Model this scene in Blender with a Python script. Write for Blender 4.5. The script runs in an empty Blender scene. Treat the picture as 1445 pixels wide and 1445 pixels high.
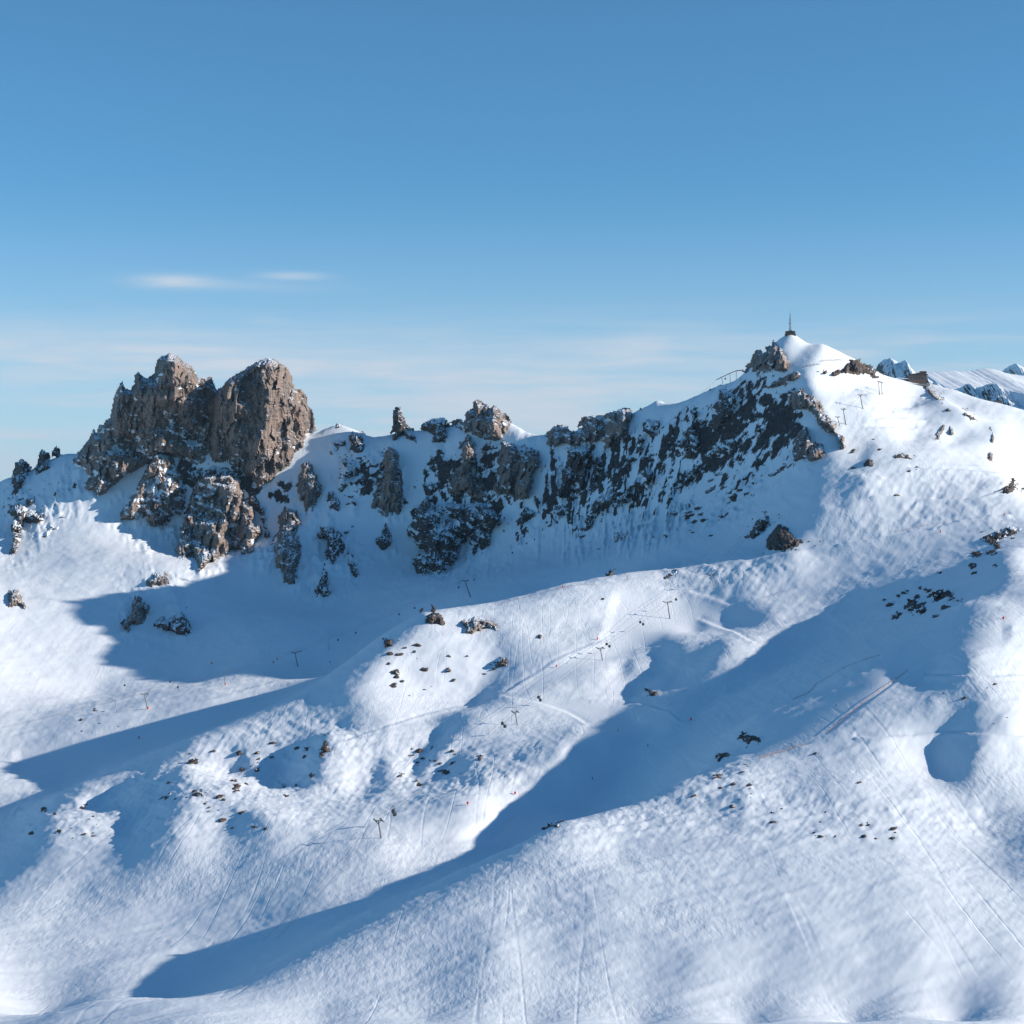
import bpy, bmesh, math, random
import numpy as np
from mathutils import Vector, Matrix

# ------------------------------------------------------------------ camera, sky, sun, exposure
SC = bpy.context.scene
COL = SC.collection
SUN_EL, SUN_DEL = 20.2, 6.0       # sun: height above the horizon, and how far it stands on our side of due right (degrees)

cam = bpy.data.cameras.new('camera'); cam_o = bpy.data.objects.new('camera', cam); COL.objects.link(cam_o)
cam.sensor_width = 36.0; cam.lens = 36.0 * 2520.0 / 1445.0
cam.clip_start = 5.0; cam.clip_end = 200000.0
cam_o.location = (0, 0, 0); cam_o.rotation_euler = (math.radians(90), 0, 0)
SC.camera = cam_o

wd = bpy.data.worlds.new('World'); SC.world = wd; wd.use_nodes = True
nt = wd.node_tree; nt.nodes.clear()
def wn(kind, **kw):
    n = nt.nodes.new(kind)
    for k, q in kw.items(): setattr(n, k, q)
    return n
out = wn('ShaderNodeOutputWorld'); bg = wn('ShaderNodeBackground')
sky = wn('ShaderNodeTexSky', sky_type='NISHITA', sun_disc=False)
sky.sun_elevation = math.radians(SUN_EL); sky.sun_rotation = math.radians(90 + SUN_DEL)
sky.altitude = 2400; sky.air_density = 1.0; sky.dust_density = 0.3; sky.ozone_density = 3.0
bg.inputs['Strength'].default_value = 0.11
# thin cirrus: noise over the sky directions, drawn out level
tc = wn('ShaderNodeTexCoord'); sep = wn('ShaderNodeSeparateXYZ')
nt.links.new(tc.outputs['Generated'], sep.inputs[0])
def wmath(op, a, b=None, c=None, clamp=False):
    n = wn('ShaderNodeMath', operation=op); n.use_clamp = clamp
    for i, q in enumerate((a, b, c)):
        if q is None: continue
        if isinstance(q, (int, float)): n.inputs[i].default_value = q
        else: nt.links.new(q, n.inputs[i])
    return n.outputs[0]
az = wmath('ARCTAN2', sep.outputs[0], sep.outputs[1]); el = wmath('ARCSINE', sep.outputs[2])
def wnoise(sx, sz, off, detail=5.0):
    cb = wn('ShaderNodeCombineXYZ')
    nt.links.new(wmath('MULTIPLY', az, sx), cb.inputs[0]); nt.links.new(wmath('MULTIPLY', el, sz), cb.inputs[1]); cb.inputs[2].default_value = off
    n = wn('ShaderNodeTexNoise'); n.inputs['Scale'].default_value = 1.0; n.inputs['Detail'].default_value = detail; n.inputs['Roughness'].default_value = .55
    nt.links.new(cb.outputs[0], n.inputs['Vector']); return n.outputs['Fac']
def wband(x, a, b):                     # smooth 0..1 between a and b
    n = wn('ShaderNodeMapRange', interpolation_type='SMOOTHSTEP')
    n.inputs['From Min'].default_value = a; n.inputs['From Max'].default_value = b
    nt.links.new(x, n.inputs['Value']); return n.outputs['Result']
def puff(a0, e0, wa, we, amount):       # one streak of cirrus about a direction
    da = wmath('DIVIDE', wmath('SUBTRACT', az, a0), wa); de = wmath('DIVIDE', wmath('SUBTRACT', el, e0), we)
    r = wmath('ADD', wmath('MULTIPLY', da, da), wmath('MULTIPLY', de, de))
    g = wmath('POWER', 2.718, wmath('MULTIPLY', r, -1.0))
    return wmath('MULTIPLY', g, amount)
veil = wmath('MULTIPLY', wband(wmath('ADD', wmath('MULTIPLY', wnoise(6, 60, 1.3), .7), wmath('MULTIPLY', wnoise(19, 210, 7.7, 6.0), .3)), .40, .66), wband(el, .122, .075))
ahead = wband(wmath('ABSOLUTE', az), 1.0, .45)      # the high cloud bank lies over the range ahead
low = wmath('MULTIPLY', wmath('MULTIPLY', wband(el, .19, .0), .60), ahead)
veil = wmath('MULTIPLY', veil, ahead)
streak = wnoise(22, 230, 4.1, 6.0)
pf = puff(-.187, .1265, .020, .0034, .55)
for q in ((-.122, .1305, .018, .0022, .42), (-.150, .1245, .050, .0030, .16), (.067, .0915, .024, .0075, .34), (-.20, .088, .11, .010, .26), (-.03, .083, .12, .012, .26), (.03, .093, .03, .005, .14), (.18, .088, .03, .006, .16), (-.135, .106, .012, .002, .12)):
    pf = wmath('ADD', pf, puff(*q))
pf = wmath('MULTIPLY', pf, wmath('ADD', wmath('MULTIPLY', streak, 1.3), .35))
cloud = wmath('ADD', wmath('ADD', wmath('MULTIPLY', veil, .50), low), pf, clamp=True)
mix = wn('ShaderNodeMix', data_type='RGBA')
tint = wn('ShaderNodeMix', data_type='RGBA', blend_type='MULTIPLY'); tint.inputs['Factor'].default_value = 1.0
nt.links.new(sky.outputs[0], tint.inputs['A']); tint.inputs['B'].default_value = (.56, .96, 1.04, 1)
nt.links.new(cloud, mix.inputs['Factor']); nt.links.new(tint.outputs['Result'], mix.inputs['A'])
mix.inputs['B'].default_value = (4.75, 5.2, 5.8, 1)
nt.links.new(mix.outputs['Result'], bg.inputs['Color']); nt.links.new(bg.outputs[0], out.inputs[0])

sun = bpy.data.lights.new('sun', 'SUN'); sun.energy = 5.0; sun.angle = math.radians(.53); sun.color = (1.0, .88, .76)
sun_o = bpy.data.objects.new('sun', sun); COL.objects.link(sun_o)
_e, _d = math.radians(SUN_EL), math.radians(SUN_DEL)
sun_dir = Vector((math.cos(_e) * math.cos(_d), -math.cos(_e) * math.sin(_d), math.sin(_e)))
sun_o.rotation_euler = sun_dir.to_track_quat('Z', 'Y').to_euler(); sun_o.location = (2000, 0, 1500)

SC.view_settings.view_transform = 'Standard'; SC.view_settings.look = 'None'
SC.view_settings.exposure = 0.31; SC.view_settings.gamma = 1.0; SC.view_settings.use_curve_mapping = False
SC.cycles.max_bounces = 6; SC.cycles.diffuse_bounces = 1

# ------------------------------------------------------------------ numbers
F, C0 = 2520.0, 722.5             # focal length and centre of a 1445 px wide picture: u = C0 + F X/Y, v = C0 - F Z/Y

def unproj(u, v, Y):
    return ((u - C0) * Y / F, Y, -(v - C0) * Y / F)

# ------------------------------------------------------------------ noise
_rng = np.random.default_rng(7)
_L2 = _rng.random((256, 256)).astype(np.float32)
_L3 = _rng.random((64, 64, 64)).astype(np.float32)

def vn2(x, y):
    xi = np.floor(x).astype(np.int64); yi = np.floor(y).astype(np.int64)
    fx = (x - xi).astype(np.float32); fy = (y - yi).astype(np.float32)
    fx = fx * fx * fx * (fx * (fx * 6 - 15) + 10); fy = fy * fy * fy * (fy * (fy * 6 - 15) + 10)
    a, b, c, d = xi & 255, (xi + 1) & 255, yi & 255, (yi + 1) & 255
    return (_L2[a, c] * (1 - fx) + _L2[b, c] * fx) * (1 - fy) + (_L2[a, d] * (1 - fx) + _L2[b, d] * fx) * fy

def fbm2(x, y, octaves=4, gain=.5, ridged=False):
    s = 0; a = 1; n = 0
    for k in range(octaves):
        c, q = math.cos(.6 * k + .3), math.sin(.6 * k + .3)
        m = vn2((x * c - y * q) * 2 ** k + 17.3 * k, (x * q + y * c) * 2 ** k + 9.1 * k) * 2 - 1
        if ridged: m = 1 - 2 * np.abs(m)
        s = s + a * m; n += a; a *= gain
    return s / n

def vn3(x, y, z):
    xi, yi, zi = [np.floor(q).astype(np.int64) for q in (x, y, z)]
    fx, fy, fz = [(q - i).astype(np.float32) for q, i in ((x, xi), (y, yi), (z, zi))]
    fx, fy, fz = [q * q * (3 - 2 * q) for q in (fx, fy, fz)]
    a, b, c, d, e, f = xi & 63, (xi + 1) & 63, yi & 63, (yi + 1) & 63, zi & 63, (zi + 1) & 63
    p = (_L3[a, c, e] * (1 - fx) + _L3[b, c, e] * fx) * (1 - fy) + (_L3[a, d, e] * (1 - fx) + _L3[b, d, e] * fx) * fy
    q = (_L3[a, c, f] * (1 - fx) + _L3[b, c, f] * fx) * (1 - fy) + (_L3[a, d, f] * (1 - fx) + _L3[b, d, f] * fx) * fy
    return p * (1 - fz) + q * fz

def fbm3(x, y, z, octaves=4, gain=.5, ridged=False):
    s = 0; a = 1; n = 0
    for k in range(octaves):
        m = vn3(x * 2 ** k + 3.7 * k, y * 2 ** k + 8.2 * k, z * 2 ** k + 5.1 * k) * 2 - 1
        if ridged: m = 1 - 2 * np.abs(m)
        s = s + a * m; n += a; a *= gain
    return s / n

# ------------------------------------------------------------------ polygons
def inside(poly, u, v):
    p = np.asarray(poly, float); r = np.zeros(np.shape(u), bool)
    x0, y0 = p[:, 0], p[:, 1]; x1, y1 = np.roll(x0, -1), np.roll(y0, -1)
    for a, b, c, d in zip(x0, y0, x1, y1):
        if b == d: continue
        k = (b > v) != (d > v)
        r ^= k & (u < (c - a) * (v - b) / (d - b) + a)
    return r

def edge_dist(poly, u, v, closed=True):
    p = np.asarray(poly, float); q = np.roll(p, -1, 0)
    if not closed: p, q = p[:-1], q[:-1]
    best = np.full(np.shape(u), 1e9)
    for (a, b), (c, d) in zip(p, q):
        ex, ey = c - a, d - b; l = max(ex * ex + ey * ey, 1e-9)
        t = np.clip(((u - a) * ex + (v - b) * ey) / l, 0, 1)
        best = np.minimum(best, np.hypot(u - a - t * ex, v - b - t * ey))
    return best

def blur(a, n, axis):
    if n < 1: return a
    k = np.pad(a, [(n + 1, n) if i == axis else (0, 0) for i in range(a.ndim)], mode='edge')
    c = np.cumsum(k, axis=axis)
    m = a.shape[axis]
    hi = np.take(c, range(2 * n + 1, 2 * n + 1 + m), axis=axis); lo = np.take(c, range(0, m), axis=axis)
    return (hi - lo) / (2 * n + 1)

# ------------------------------------------------------------------ survey of the mountain: (u, v, distance in metres)
SKYLINE = [(-420,730,3420),(-200,715,3420),(0,688,3410),(30,682,3400),(60,667,3390),(75,656,3385),(95,647,3380),(115,645,3350),(150,640,3320),(250,600,3280),(350,600,3280),(440,617,3300),
 (457,607,3310),(480,600,3310),(505,612,3300),(530,628,3290),(560,622,3280),(590,613,3250),(620,612,3230),(650,602,3200),(680,590,3180),(720,597,3120),
 (745,612,3080),(762,619,3060),(800,612,3020),(860,600,2960),(900,584,2900),(922,573,2870),(933,568,2860),(945,574,2840),(965,568,2800),(1000,554,2740),
 (1030,543,2700),(1050,531,2680),(1085,492,2630),(1103,476,2610),(1115,471,2600),(1126,476,2600),(1140,485,2600),(1165,489,2600),(1200,503,2620),(1225,519,2650),
 (1242,532,2680),(1262,538,2700),(1300,539,2700),(1320,543,2690),(1350,552,2680),(1385,566,2660),(1422,574,2640),(1500,598,2620),(1650,640,2600),(1880,720,2500)]
ARETE = [(1115,472,2600),(1103,490,2570),(1112,514,2540),(1135,543,2480),(1158,583,2400),(1185,625,2330),(1172,665,2260),(1150,700,2200),(1120,740,2140),(1085,772,2100),
 (1000,800,2070),(940,812,2050),(870,814,2030),(800,830,1960),(740,845,1920),(700,855,1890),(640,862,1850),(600,868,1810),(560,898,1760),(520,925,1720),(480,950,1680),(430,980,1630),(380,1010,1580),
 (320,1032,1530),(270,1052,1490),(210,1085,1440),(150,1112,1390),(100,1132,1340),(60,1152,1300),(20,1185,1250),(-60,1240,1180),(-420,1400,950)]
SHOULDER = [(1305,541,2700),(1312,552,2650),(1345,572,2580),(1385,592,2500),(1404,620,2430),(1404,650,2360),(1440,690,2280),(1500,720,2200)]
SPUR = [(1850,800,1400),(1700,795,1350),(1520,812,1290),(1421,838,1260),(1357,852,1255),(1333,869,1255),(1283,895,1245),(1222,924,1225),(1171,955,1205),(1143,977,1190),(1066,1012,1120),(1035,1058,1060),(1010,1078,1030),
 (957,1110,975),(930,1120,950),(860,1145,895),(790,1158,850),(745,1186,815),(640,1238,780),(520,1305,725),(350,1400,650)]
GULLY = [(1600,740,1930),(1421,768,1820),(1300,816,1730),(1160,903,1580),(1050,965,1430),(960,1020,1290),(850,1092,1220),(740,1148,1125),(650,1194,1030),(560,1240,950),(430,1310,860),(250,1420,750)]
POINTS = [
 # bowl
 (560,720,3050),(640,740,3000),(720,740,2900),(800,740,2800),(900,720,2680),(1000,680,2560),(1060,660,2480),(1100,640,2440),
 (480,720,3060),(400,700,3150),(300,720,3150),(220,720,3150),(130,720,3130),(60,720,3150),(0,740,3150),
 (600,815,2800),(680,810,2720),(760,800,2620),(850,785,2500),(950,765,2380),(1030,760,2280),
 (500,850,2720),(420,850,2750),(320,830,2800),(230,800,2850),(120,790,2900),(30,790,2950),(-150,740,3000),
 (560,890,2480),(450,905,2480),(350,910,2500),(250,900,2600),(170,890,2620),(60,880,2620),(-100,830,2700),
 (470,945,2350),(380,950,2370),(280,960,2400),(180,970,2400),(130,982,2380),(30,970,2350),(-120,930,2400),
 (440,958,2170),(300,975,2170),(200,990,2170),(110,1010,2130),(20,1020,2130),(-150,1000,2150),
 (420,975,2050),(300,1015,2000),(200,1040,1970),(100,1060,1950),(20,1075,1930),(-150,1090,1930),
 (420,990,1960),(340,1022,1880),(250,1050,1800),(180,1075,1740),(100,1110,1650),(30,1130,1580),(-100,1180,1500),
 (600,905,2150),(700,880,2250),(800,850,2330),(520,930,2100),
 # sunny face under the station
 (1200,545,2530),(1250,570,2500),(1290,575,2520),(1200,600,2380),(1260,610,2380),(1320,600,2460),(1280,650,2260),(1340,640,2320),(1220,680,2180),(1300,690,2170),(1380,680,2210),
 (1180,720,2120),(1260,735,2070),(1340,725,2070),(1420,715,2080),(1150,775,2020),(1230,775,1980),(1320,755,1990),(1421,735,2010),(1450,604,2540),(1440,648,2410),(1600,680,2350),(1850,760,2250),
 (1060,805,1980),(1110,815,1940),(1180,825,1880),(1000,840,1930),(960,850,1920),(1060,870,1800),(1000,890,1760),
 # sunny slopes under the knoll
 (880,840,1930),(800,870,1830),(720,900,1740),(850,890,1770),(920,900,1740),(760,940,1640),(850,950,1600),(930,950,1600),(660,950,1650),(580,950,1640),(560,1010,1500),(650,1010,1470),(720,985,1520),(800,1000,1470),(880,1000,1460),
 (480,1030,1480),(430,1080,1340),(520,1090,1300),(620,1090,1280),(720,1070,1260),(800,1050,1270),(860,1048,1260),(810,1085,1195),(750,1120,1155),(690,1152,1090),(660,1140,1100),(550,1150,1110),(440,1150,1130),(340,1110,1250),(320,1160,1120),(220,1150,1180),(130,1160,1200),(80,1185,1150),
 (540,1188,1020),(400,1188,1040),(250,1188,1070),
 # near slopes
 (1400,890,1130),(1320,920,1120),(1240,960,1080),(1421,950,1040),(1320,1000,990),(1160,1040,975),(1250,1050,940),(1350,1060,930),(1421,1050,930),(1100,1100,900),(1200,1110,865),(1300,1120,855),(1400,1130,855),
 (1000,1150,840),(1100,1170,800),(1200,1180,785),(1300,1188,780),(1421,1180,795),(870,1188,800),(1500,1165,800),(1580,1195,785),(1490,1225,725),(1500,915,1130),(1650,965,1130),(1850,1040,1130),(1600,1110,900),(1850,1180,900),
 (-300,1300,1100),(-200,1250,1150),(-200,1420,780),(-400,1480,800),(20,1260,1040),(100,1260,1030),(250,1255,1000),(400,1235,985),(0,1340,900),(120,1340,895),(250,1335,890),(60,1440,760),
 (850,1250,715),(1000,1255,708),(1150,1255,700),(1300,1255,700),(1450,1255,705),(1700,1260,710),(750,1280,700),(700,1340,650),(850,1345,640),(1000,1345,632),(1150,1345,628),(1300,1345,628),(1450,1345,630),(1700,1345,632),
 (450,1440,595),(600,1440,585),(750,1440,575),(900,1440,570),(1050,1440,565),(1200,1440,565),(1350,1440,565),(1500,1440,565),(1750,1440,565)] + [(u, v + .02 * (u - 1500), y) for u in (1540, 1600, 1660, 1800, 1880) for v, y in ((1520, 480), (1448, 560), (1375, 620), (1300, 680), (1237, 740), (1185, 800), (1112, 900))] + [(u, 1640, 352) for u in range(-420, 1881, 100)] + [(u, 1530, 450) for u in range(-420, 1881, 100)]

# how each patch of snow lies to the sun: (rise to the right, weight, outline)
LIE = [
 (-.02,.3,[(23,1188),(60,1150),(270,1050),(480,950),(600,865),(870,815),(1100,780),(1180,640),(1150,560),(1120,500),(1240,530),(1300,545),(1421,600),(1421,740),(1300,785),(1150,860),(950,985),(900,1050),(640,1188)]),
 (-.02,.3,[(745,1188),(1010,1080),(1066,1015),(1283,898),(1421,840),(1421,1188)]),
 (-.42,1,[(490,990),(560,905),(600,880),(700,900),(690,950),(640,1000),(560,1020)]),
 (-.3,.9,[(700,862),(870,822),(900,850),(860,900),(740,930)]),
 (.16,1,[(1200,600),(1300,560),(1335,572),(1380,600),(1400,650),(1421,690),(1421,735),(1300,770),(1150,790),(1120,760),(1170,680),(1190,640)]),
 (.1,.7,[(760,1050),(830,1040),(880,1060),(780,1110),(660,1160),(600,1180),(560,1160),(640,1100)]),
 (-.08,.5,[(23,800),(100,790),(160,800),(150,870),(140,960),(100,1000),(23,1020)]),
 (-.12,.5,[(1315,548),(1421,580),(1421,640),(1408,610),(1385,588),(1345,568)]),
 (.0,.8,[(1120,480),(1160,492),(1240,530),(1180,520),(1130,515),(1110,490)]),
 (.14,1,[(1140,545),(1240,545),(1230,600),(1190,600),(1165,570)]),
 (-.3,.9,[(1040,1090),(1100,1070),(1250,1060),(1330,1120),(1280,1160),(1150,1130),(1050,1150)]),
 (.62,1,[(1421,775),(1300,822),(1180,890),(1050,965),(960,1025),(860,1095),(700,1165),(680,1187),(740,1186),(790,1157),(860,1143),(930,1118),(1010,1076),(1035,1056),(1066,1010),(1140,976),(1200,930),(1283,894),(1333,869),(1421,836)]),
 (.50,.4,[(1112,480),(1060,520),(930,570),(860,600),(760,620),(640,610),(560,630),(540,700),(600,780),(700,830),(870,800),(1000,770),(1075,765),(1110,735),(1140,690),(1165,640),(1140,580),(1112,520)]),
 (-.3,1,[(634,1050),(647,1038),(656,1048),(634,1068),(614,1098),(602,1098),(613,1078)]),
 (-.3,1,[(603,1028),(616,1038),(597,1060),(576,1088),(562,1090),(582,1053)]),
 (.7,1,[(656,1018),(632,1024),(613,1046),(595,1065),(579,1091),(595,1095),(604,1080),(625,1052),(641,1029),(660,1028)]),
 (.7,1,[(649,1069),(636,1069),(623,1091),(625,1099),(640,1095),(649,1085),(658,1061)]),
 (.7,1,[(688,970),(677,970),(676,996),(683,992),(699,981),(696,971)]),
 (.6,1,[(526,1080),(524,1099),(539,1084),(544,1070)]),
 (.8,1,[(457,1038),(420,1058),(390,1077),(397,1088),(391,1105),(433,1107),(449,1099),(448,1062)]),
 (.7,1,[(322,1084),(345,1066),(348,1079),(367,1086),(362,1092),(324,1090)]),
 (.7,1,[(317,1165),(332,1155),(375,1157),(375,1165),(326,1174)]),
 (.6,1,[(540,1062),(526,1081),(520,1118),(535,1118),(545,1085)]),
 (.7,1,[(140,1131),(151,1124),(166,1114),(196,1099),(212,1090),(214,1107),(199,1127),(179,1137),(162,1133)]),
 (.7,1,[(244,1083),(218,1112),(231,1112),(250,1094),(254,1079)]),
 (.7,1,[(184,1170),(188,1161),(222,1140),(244,1135),(255,1137),(222,1154),(218,1165)]),
 (.7,1,[(24,1147),(63,1130),(80,1124),(61,1144),(54,1182),(24,1188)]),
 (.75,1,[(890,927),(876,941),(880,955),(890,949),(895,930)]),
 (.7,1,[(942,915),(934,928),(938,945),(949,945),(957,925),(957,915)]),
 (.65,1,[(905,911),(931,895),(944,889),(942,899),(955,906),(930,909)]),
 (.65,1,[(980,876),(977,887),(994,891),(1002,884),(991,876)]),
 (.65,1,[(957,947),(976,932),(1002,914),(1032,906),(1015,925),(985,953),(953,966)]),
 (.75,1,[(890,985),(899,971),(927,958),(931,962),(915,972),(905,988)]),
 (.6,1,[(905,1022),(892,1017),(903,998),(930,1002),(950,1012),(930,1022)]),
 (.65,1,[(1013,875),(1031,863),(1055,859),(1079,871),(1072,878),(1031,882)]),
 (.6,1,[(1062,794),(1114,778),(1110,809),(1083,816),(1055,816)]),
 (.6,.8,[(946,816),(989,775),(1017,761),(1075,760),(1091,783),(1041,792),(998,806)]),
 (.7,1,[(1312,949),(1334,924),(1358,920),(1368,934),(1365,950)]),
 (.7,1,[(1306,960),(1313,953),(1351,953),(1337,962)]),
 (.7,1,[(1325,1034),(1356,1000),(1372,991),(1380,1005),(1375,1017),(1408,1007),(1421,1027),(1420,1036),(1365,1035)]),
 (.7,1,[(1315,1060),(1327,1041),(1399,1041),(1382,1055),(1370,1077),(1368,1098),(1337,1096),(1317,1079)]),
 (.5,.8,[(1371,1170),(1421,1141),(1421,1188),(1390,1180)]),
 (.6,1,[(1255,953),(1303,931),(1313,926),(1279,948)]),
 (.65,1,[(1281,619),(1318,605),(1327,600),(1321,622),(1291,626)]),
 (.65,1,[(1331,630),(1369,605),(1386,598),(1396,601),(1400,624),(1360,626)]),
 (.6,1,[(1280,575),(1310,556),(1330,572),(1350,575),(1365,594),(1340,595),(1302,598),(1305,585)]),
 (-.12,1,[(1103,487),(1118,483),(1130,489),(1120,503),(1125,515),(1118,522),(1108,508)]),
 (.85,1,[(1121,504),(1134,489),(1150,483),(1162,487),(1157,501),(1140,511),(1126,514)]),
 (.65,1,[(1205,653),(1226,624),(1245,619),(1234,630),(1215,658)]),
]

# ------------------------------------------------------------------ solve for the ground
def y_rows(fine):
    ys = [350.0]
    while ys[-1] < 4700:
        y = ys[-1]
        ys.append(y + fine * (y * .006 if y < 2200 else 8.0 if y < 3520 else 36.0))
    return np.array(ys)

def solve_ground(lean):
    Ys = y_rows(1.0); US = np.arange(-420, 1881, 4.0)
    pts = []
    for line, w in ((SKYLINE, 30), (ARETE, 8), (SHOULDER, 5), (SPUR, 5), (GULLY, 3)):
        for (a, b, c), (d, e, g) in zip(line[:-1], line[1:]):
            n = max(2, int(math.hypot(d - a, e - b) / 4))
            for t in np.arange(n) / n: pts.append((a + (d - a) * t, b + (e - b) * t, c + (g - c) * t, w))
    for p in POINTS: pts.append((*p, 4))
    for (a, b, c) in SKYLINE: pts += [(a, b + 28, c + 55, 8), (a, b + 95, c + 260, 2), (a, b + 190, c + 600, 2), (a, b + 225, c + 900, 2), (a, b + 240, c + 1150, 2), (a, b + 260, 4700, 2)]
    pts = np.array(pts)
    # the same survey written as rise-to-the-right targets in the picture plane
    gu, gv = np.meshgrid(np.arange(0, 1446, 2.0), np.arange(440, 1446, 2.0), indexing='ij')
    G = np.zeros(gu.shape); W = np.zeros(gu.shape)
    for s, w, poly in LIE:
        m = inside(poly, gu, gv)
        G[m] = s; W[m] = w * (1.0 if w < 1 else 3.0 if np.ptp(np.array(poly)[:, 0]) > 110 else 6.0)
    V = None
    for stride in (8, 4, 2, 1):
        yy = Ys[::stride]; uu = US[::stride]; nu, ny = len(uu), len(yy)
        if V is None:
            A = np.stack([pts[:, 0], np.log(pts[:, 2]), np.ones(len(pts))], 1)
            co = np.linalg.lstsq(A, pts[:, 1], rcond=None)[0]
            V = co[0] * uu[:, None] + co[1] * np.log(yy)[None] + co[2]
        else:
            V = np.stack([np.interp(uu, pu, V[:, j]) for j in range(V.shape[1])], 1)
            V = np.stack([np.interp(yy, py, V[i]) for i in range(V.shape[0])], 0)
        pu, py = uu, yy
        fu = np.clip((pts[:, 0] - uu[0]) / (uu[1] - uu[0]), 0, nu - 1.001); iu = fu.astype(int); fu -= iu
        fy = np.interp(pts[:, 2], yy, np.arange(ny)); iy = np.minimum(fy.astype(int), ny - 2); fy -= iy
        idx = [iu * ny + iy, (iu + 1) * ny + iy, iu * ny + iy + 1, (iu + 1) * ny + iy + 1]
        wt = [(1 - fu) * (1 - fy), fu * (1 - fy), (1 - fu) * fy, fu * fy]
        pw = pts[:, 3] * (1.0 if stride == 1 else 1.0)
        ax = (1 / stride ** 4) * 2.5; ay = (1 / stride ** 4) * .8; axy = (1 / stride ** 4) * 2.5
        du = uu[1] - uu[0]
        for outer in range(3 if stride > 1 else 4):
            # which rows are seen, and what they should look like
            run = np.minimum.accumulate(V, axis=1)
            seen = (V <= run + 2.0)
            uq = np.clip((uu[:, None] + 0 * V) / 2, 0, G.shape[0] - 1).astype(int)
            vq = np.clip((V - 440) / 2, 0, G.shape[1] - 1).astype(int)
            g = -G[uq, vq] * du; w = W[uq, vq] * seen * ((uu[:, None] >= 0) & (uu[:, None] <= 1445)) * .12 / stride ** 2
            g, w = g[:-1], w[:-1]
            def op(x):
                r = np.zeros_like(x)
                d = x[2:] - 2 * x[1:-1] + x[:-2]; d = d * ax
                r[2:] += d; r[1:-1] -= 2 * d; r[:-2] += d
                d = x[:, 2:] - 2 * x[:, 1:-1] + x[:, :-2]; d = d * ay
                r[:, 2:] += d; r[:, 1:-1] -= 2 * d; r[:, :-2] += d
                d = (x[1:, 1:] - x[:-1, 1:] - x[1:, :-1] + x[:-1, :-1]) * axy
                r[1:, 1:] += d; r[:-1, 1:] -= d; r[1:, :-1] -= d; r[:-1, :-1] += d
                d = (x[1:] - x[:-1]) * w
                r[1:] += d; r[:-1] -= d
                f = x.ravel(); s = sum(f[i] * c for i, c in zip(idx, wt)) * pw
                r += np.bincount(np.concatenate(idx), np.concatenate([s * c for c in wt]), nu * ny).reshape(nu, ny)
                return r
            b = np.zeros_like(V); d = g * w; b[1:] += d; b[:-1] -= d
            b += np.bincount(np.concatenate(idx), np.concatenate([pts[:, 1] * pw * c for c in wt]), nu * ny).reshape(nu, ny)
            x = V; r = b - op(x); p = r; rs = (r * r).sum()
            for it in range({8: 500, 4: 200, 2: 120, 1: 60}[stride]):
                q = op(p); al = rs / max((p * q).sum(), 1e-20)
                x = x + al * p; r = r - al * q; rn = (r * r).sum()
                if rn < 1e-8: break
                p = r + rn / rs * p; rs = rn
            V = x
    return US, Ys, V

# ------------------------------------------------------------------ scene helpers
def tag(o, label=None, cat=None, group=None, kind=None):
    if label: o['label'] = label
    if cat: o['category'] = cat
    if group: o['group'] = group
    if kind: o['kind'] = kind
    return o

def link_mesh(name, me, mat, parent=None):
    o = bpy.data.objects.new(name, me); COL.objects.link(o)
    if mat and not me.materials: me.materials.append(mat)
    if parent: o.parent = parent
    return o

def np_mesh(name, co, quads, smooth=True):
    me = bpy.data.meshes.new(name)
    co = np.asarray(co, np.float32); quads = np.asarray(quads, np.int32)
    n, k = quads.shape
    me.vertices.add(len(co)); me.vertices.foreach_set('co', co.ravel())
    me.loops.add(n * k); me.loops.foreach_set('vertex_index', quads.ravel())
    me.polygons.add(n); me.polygons.foreach_set('loop_start', np.arange(0, n * k, k, dtype=np.int32))
    me.polygons.foreach_set('use_smooth', np.full(n, smooth, bool))
    me.update(calc_edges=True)
    return me

def grid_quads(nu, nv):
    i = np.arange(nu - 1)[:, None] * nv + np.arange(nv - 1)[None]
    return np.stack([i, i + nv, i + nv + 1, i + 1], -1).reshape(-1, 4)

# ------------------------------------------------------------------ materials
def new_mat(name):
    m = bpy.data.materials.new(name); m.use_nodes = True
    t = m.node_tree; b = t.nodes['Principled BSDF']
    return m, t, b

def node(t, kind, **kw):
    n = t.nodes.new(kind)
    for k, q in kw.items(): setattr(n, k, q)
    return n

def plain(name, rgb, rough=.6, metal=0.0):
    m, t, b = new_mat(name)
    n = node(t, 'ShaderNodeTexNoise'); n.inputs['Scale'].default_value = 1.7
    r = node(t, 'ShaderNodeMix', data_type='RGBA')
    r.inputs['A'].default_value = (*[c * .8 for c in rgb], 1); r.inputs['B'].default_value = (*[min(1, c * 1.15) for c in rgb], 1)
    g = node(t, 'ShaderNodeNewGeometry'); t.links.new(g.outputs['Position'], n.inputs['Vector'])
    t.links.new(n.outputs['Fac'], r.inputs['Factor']); t.links.new(r.outputs['Result'], b.inputs['Base Color'])
    b.inputs['Roughness'].default_value = rough; b.inputs['Metallic'].default_value = metal
    return m

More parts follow.
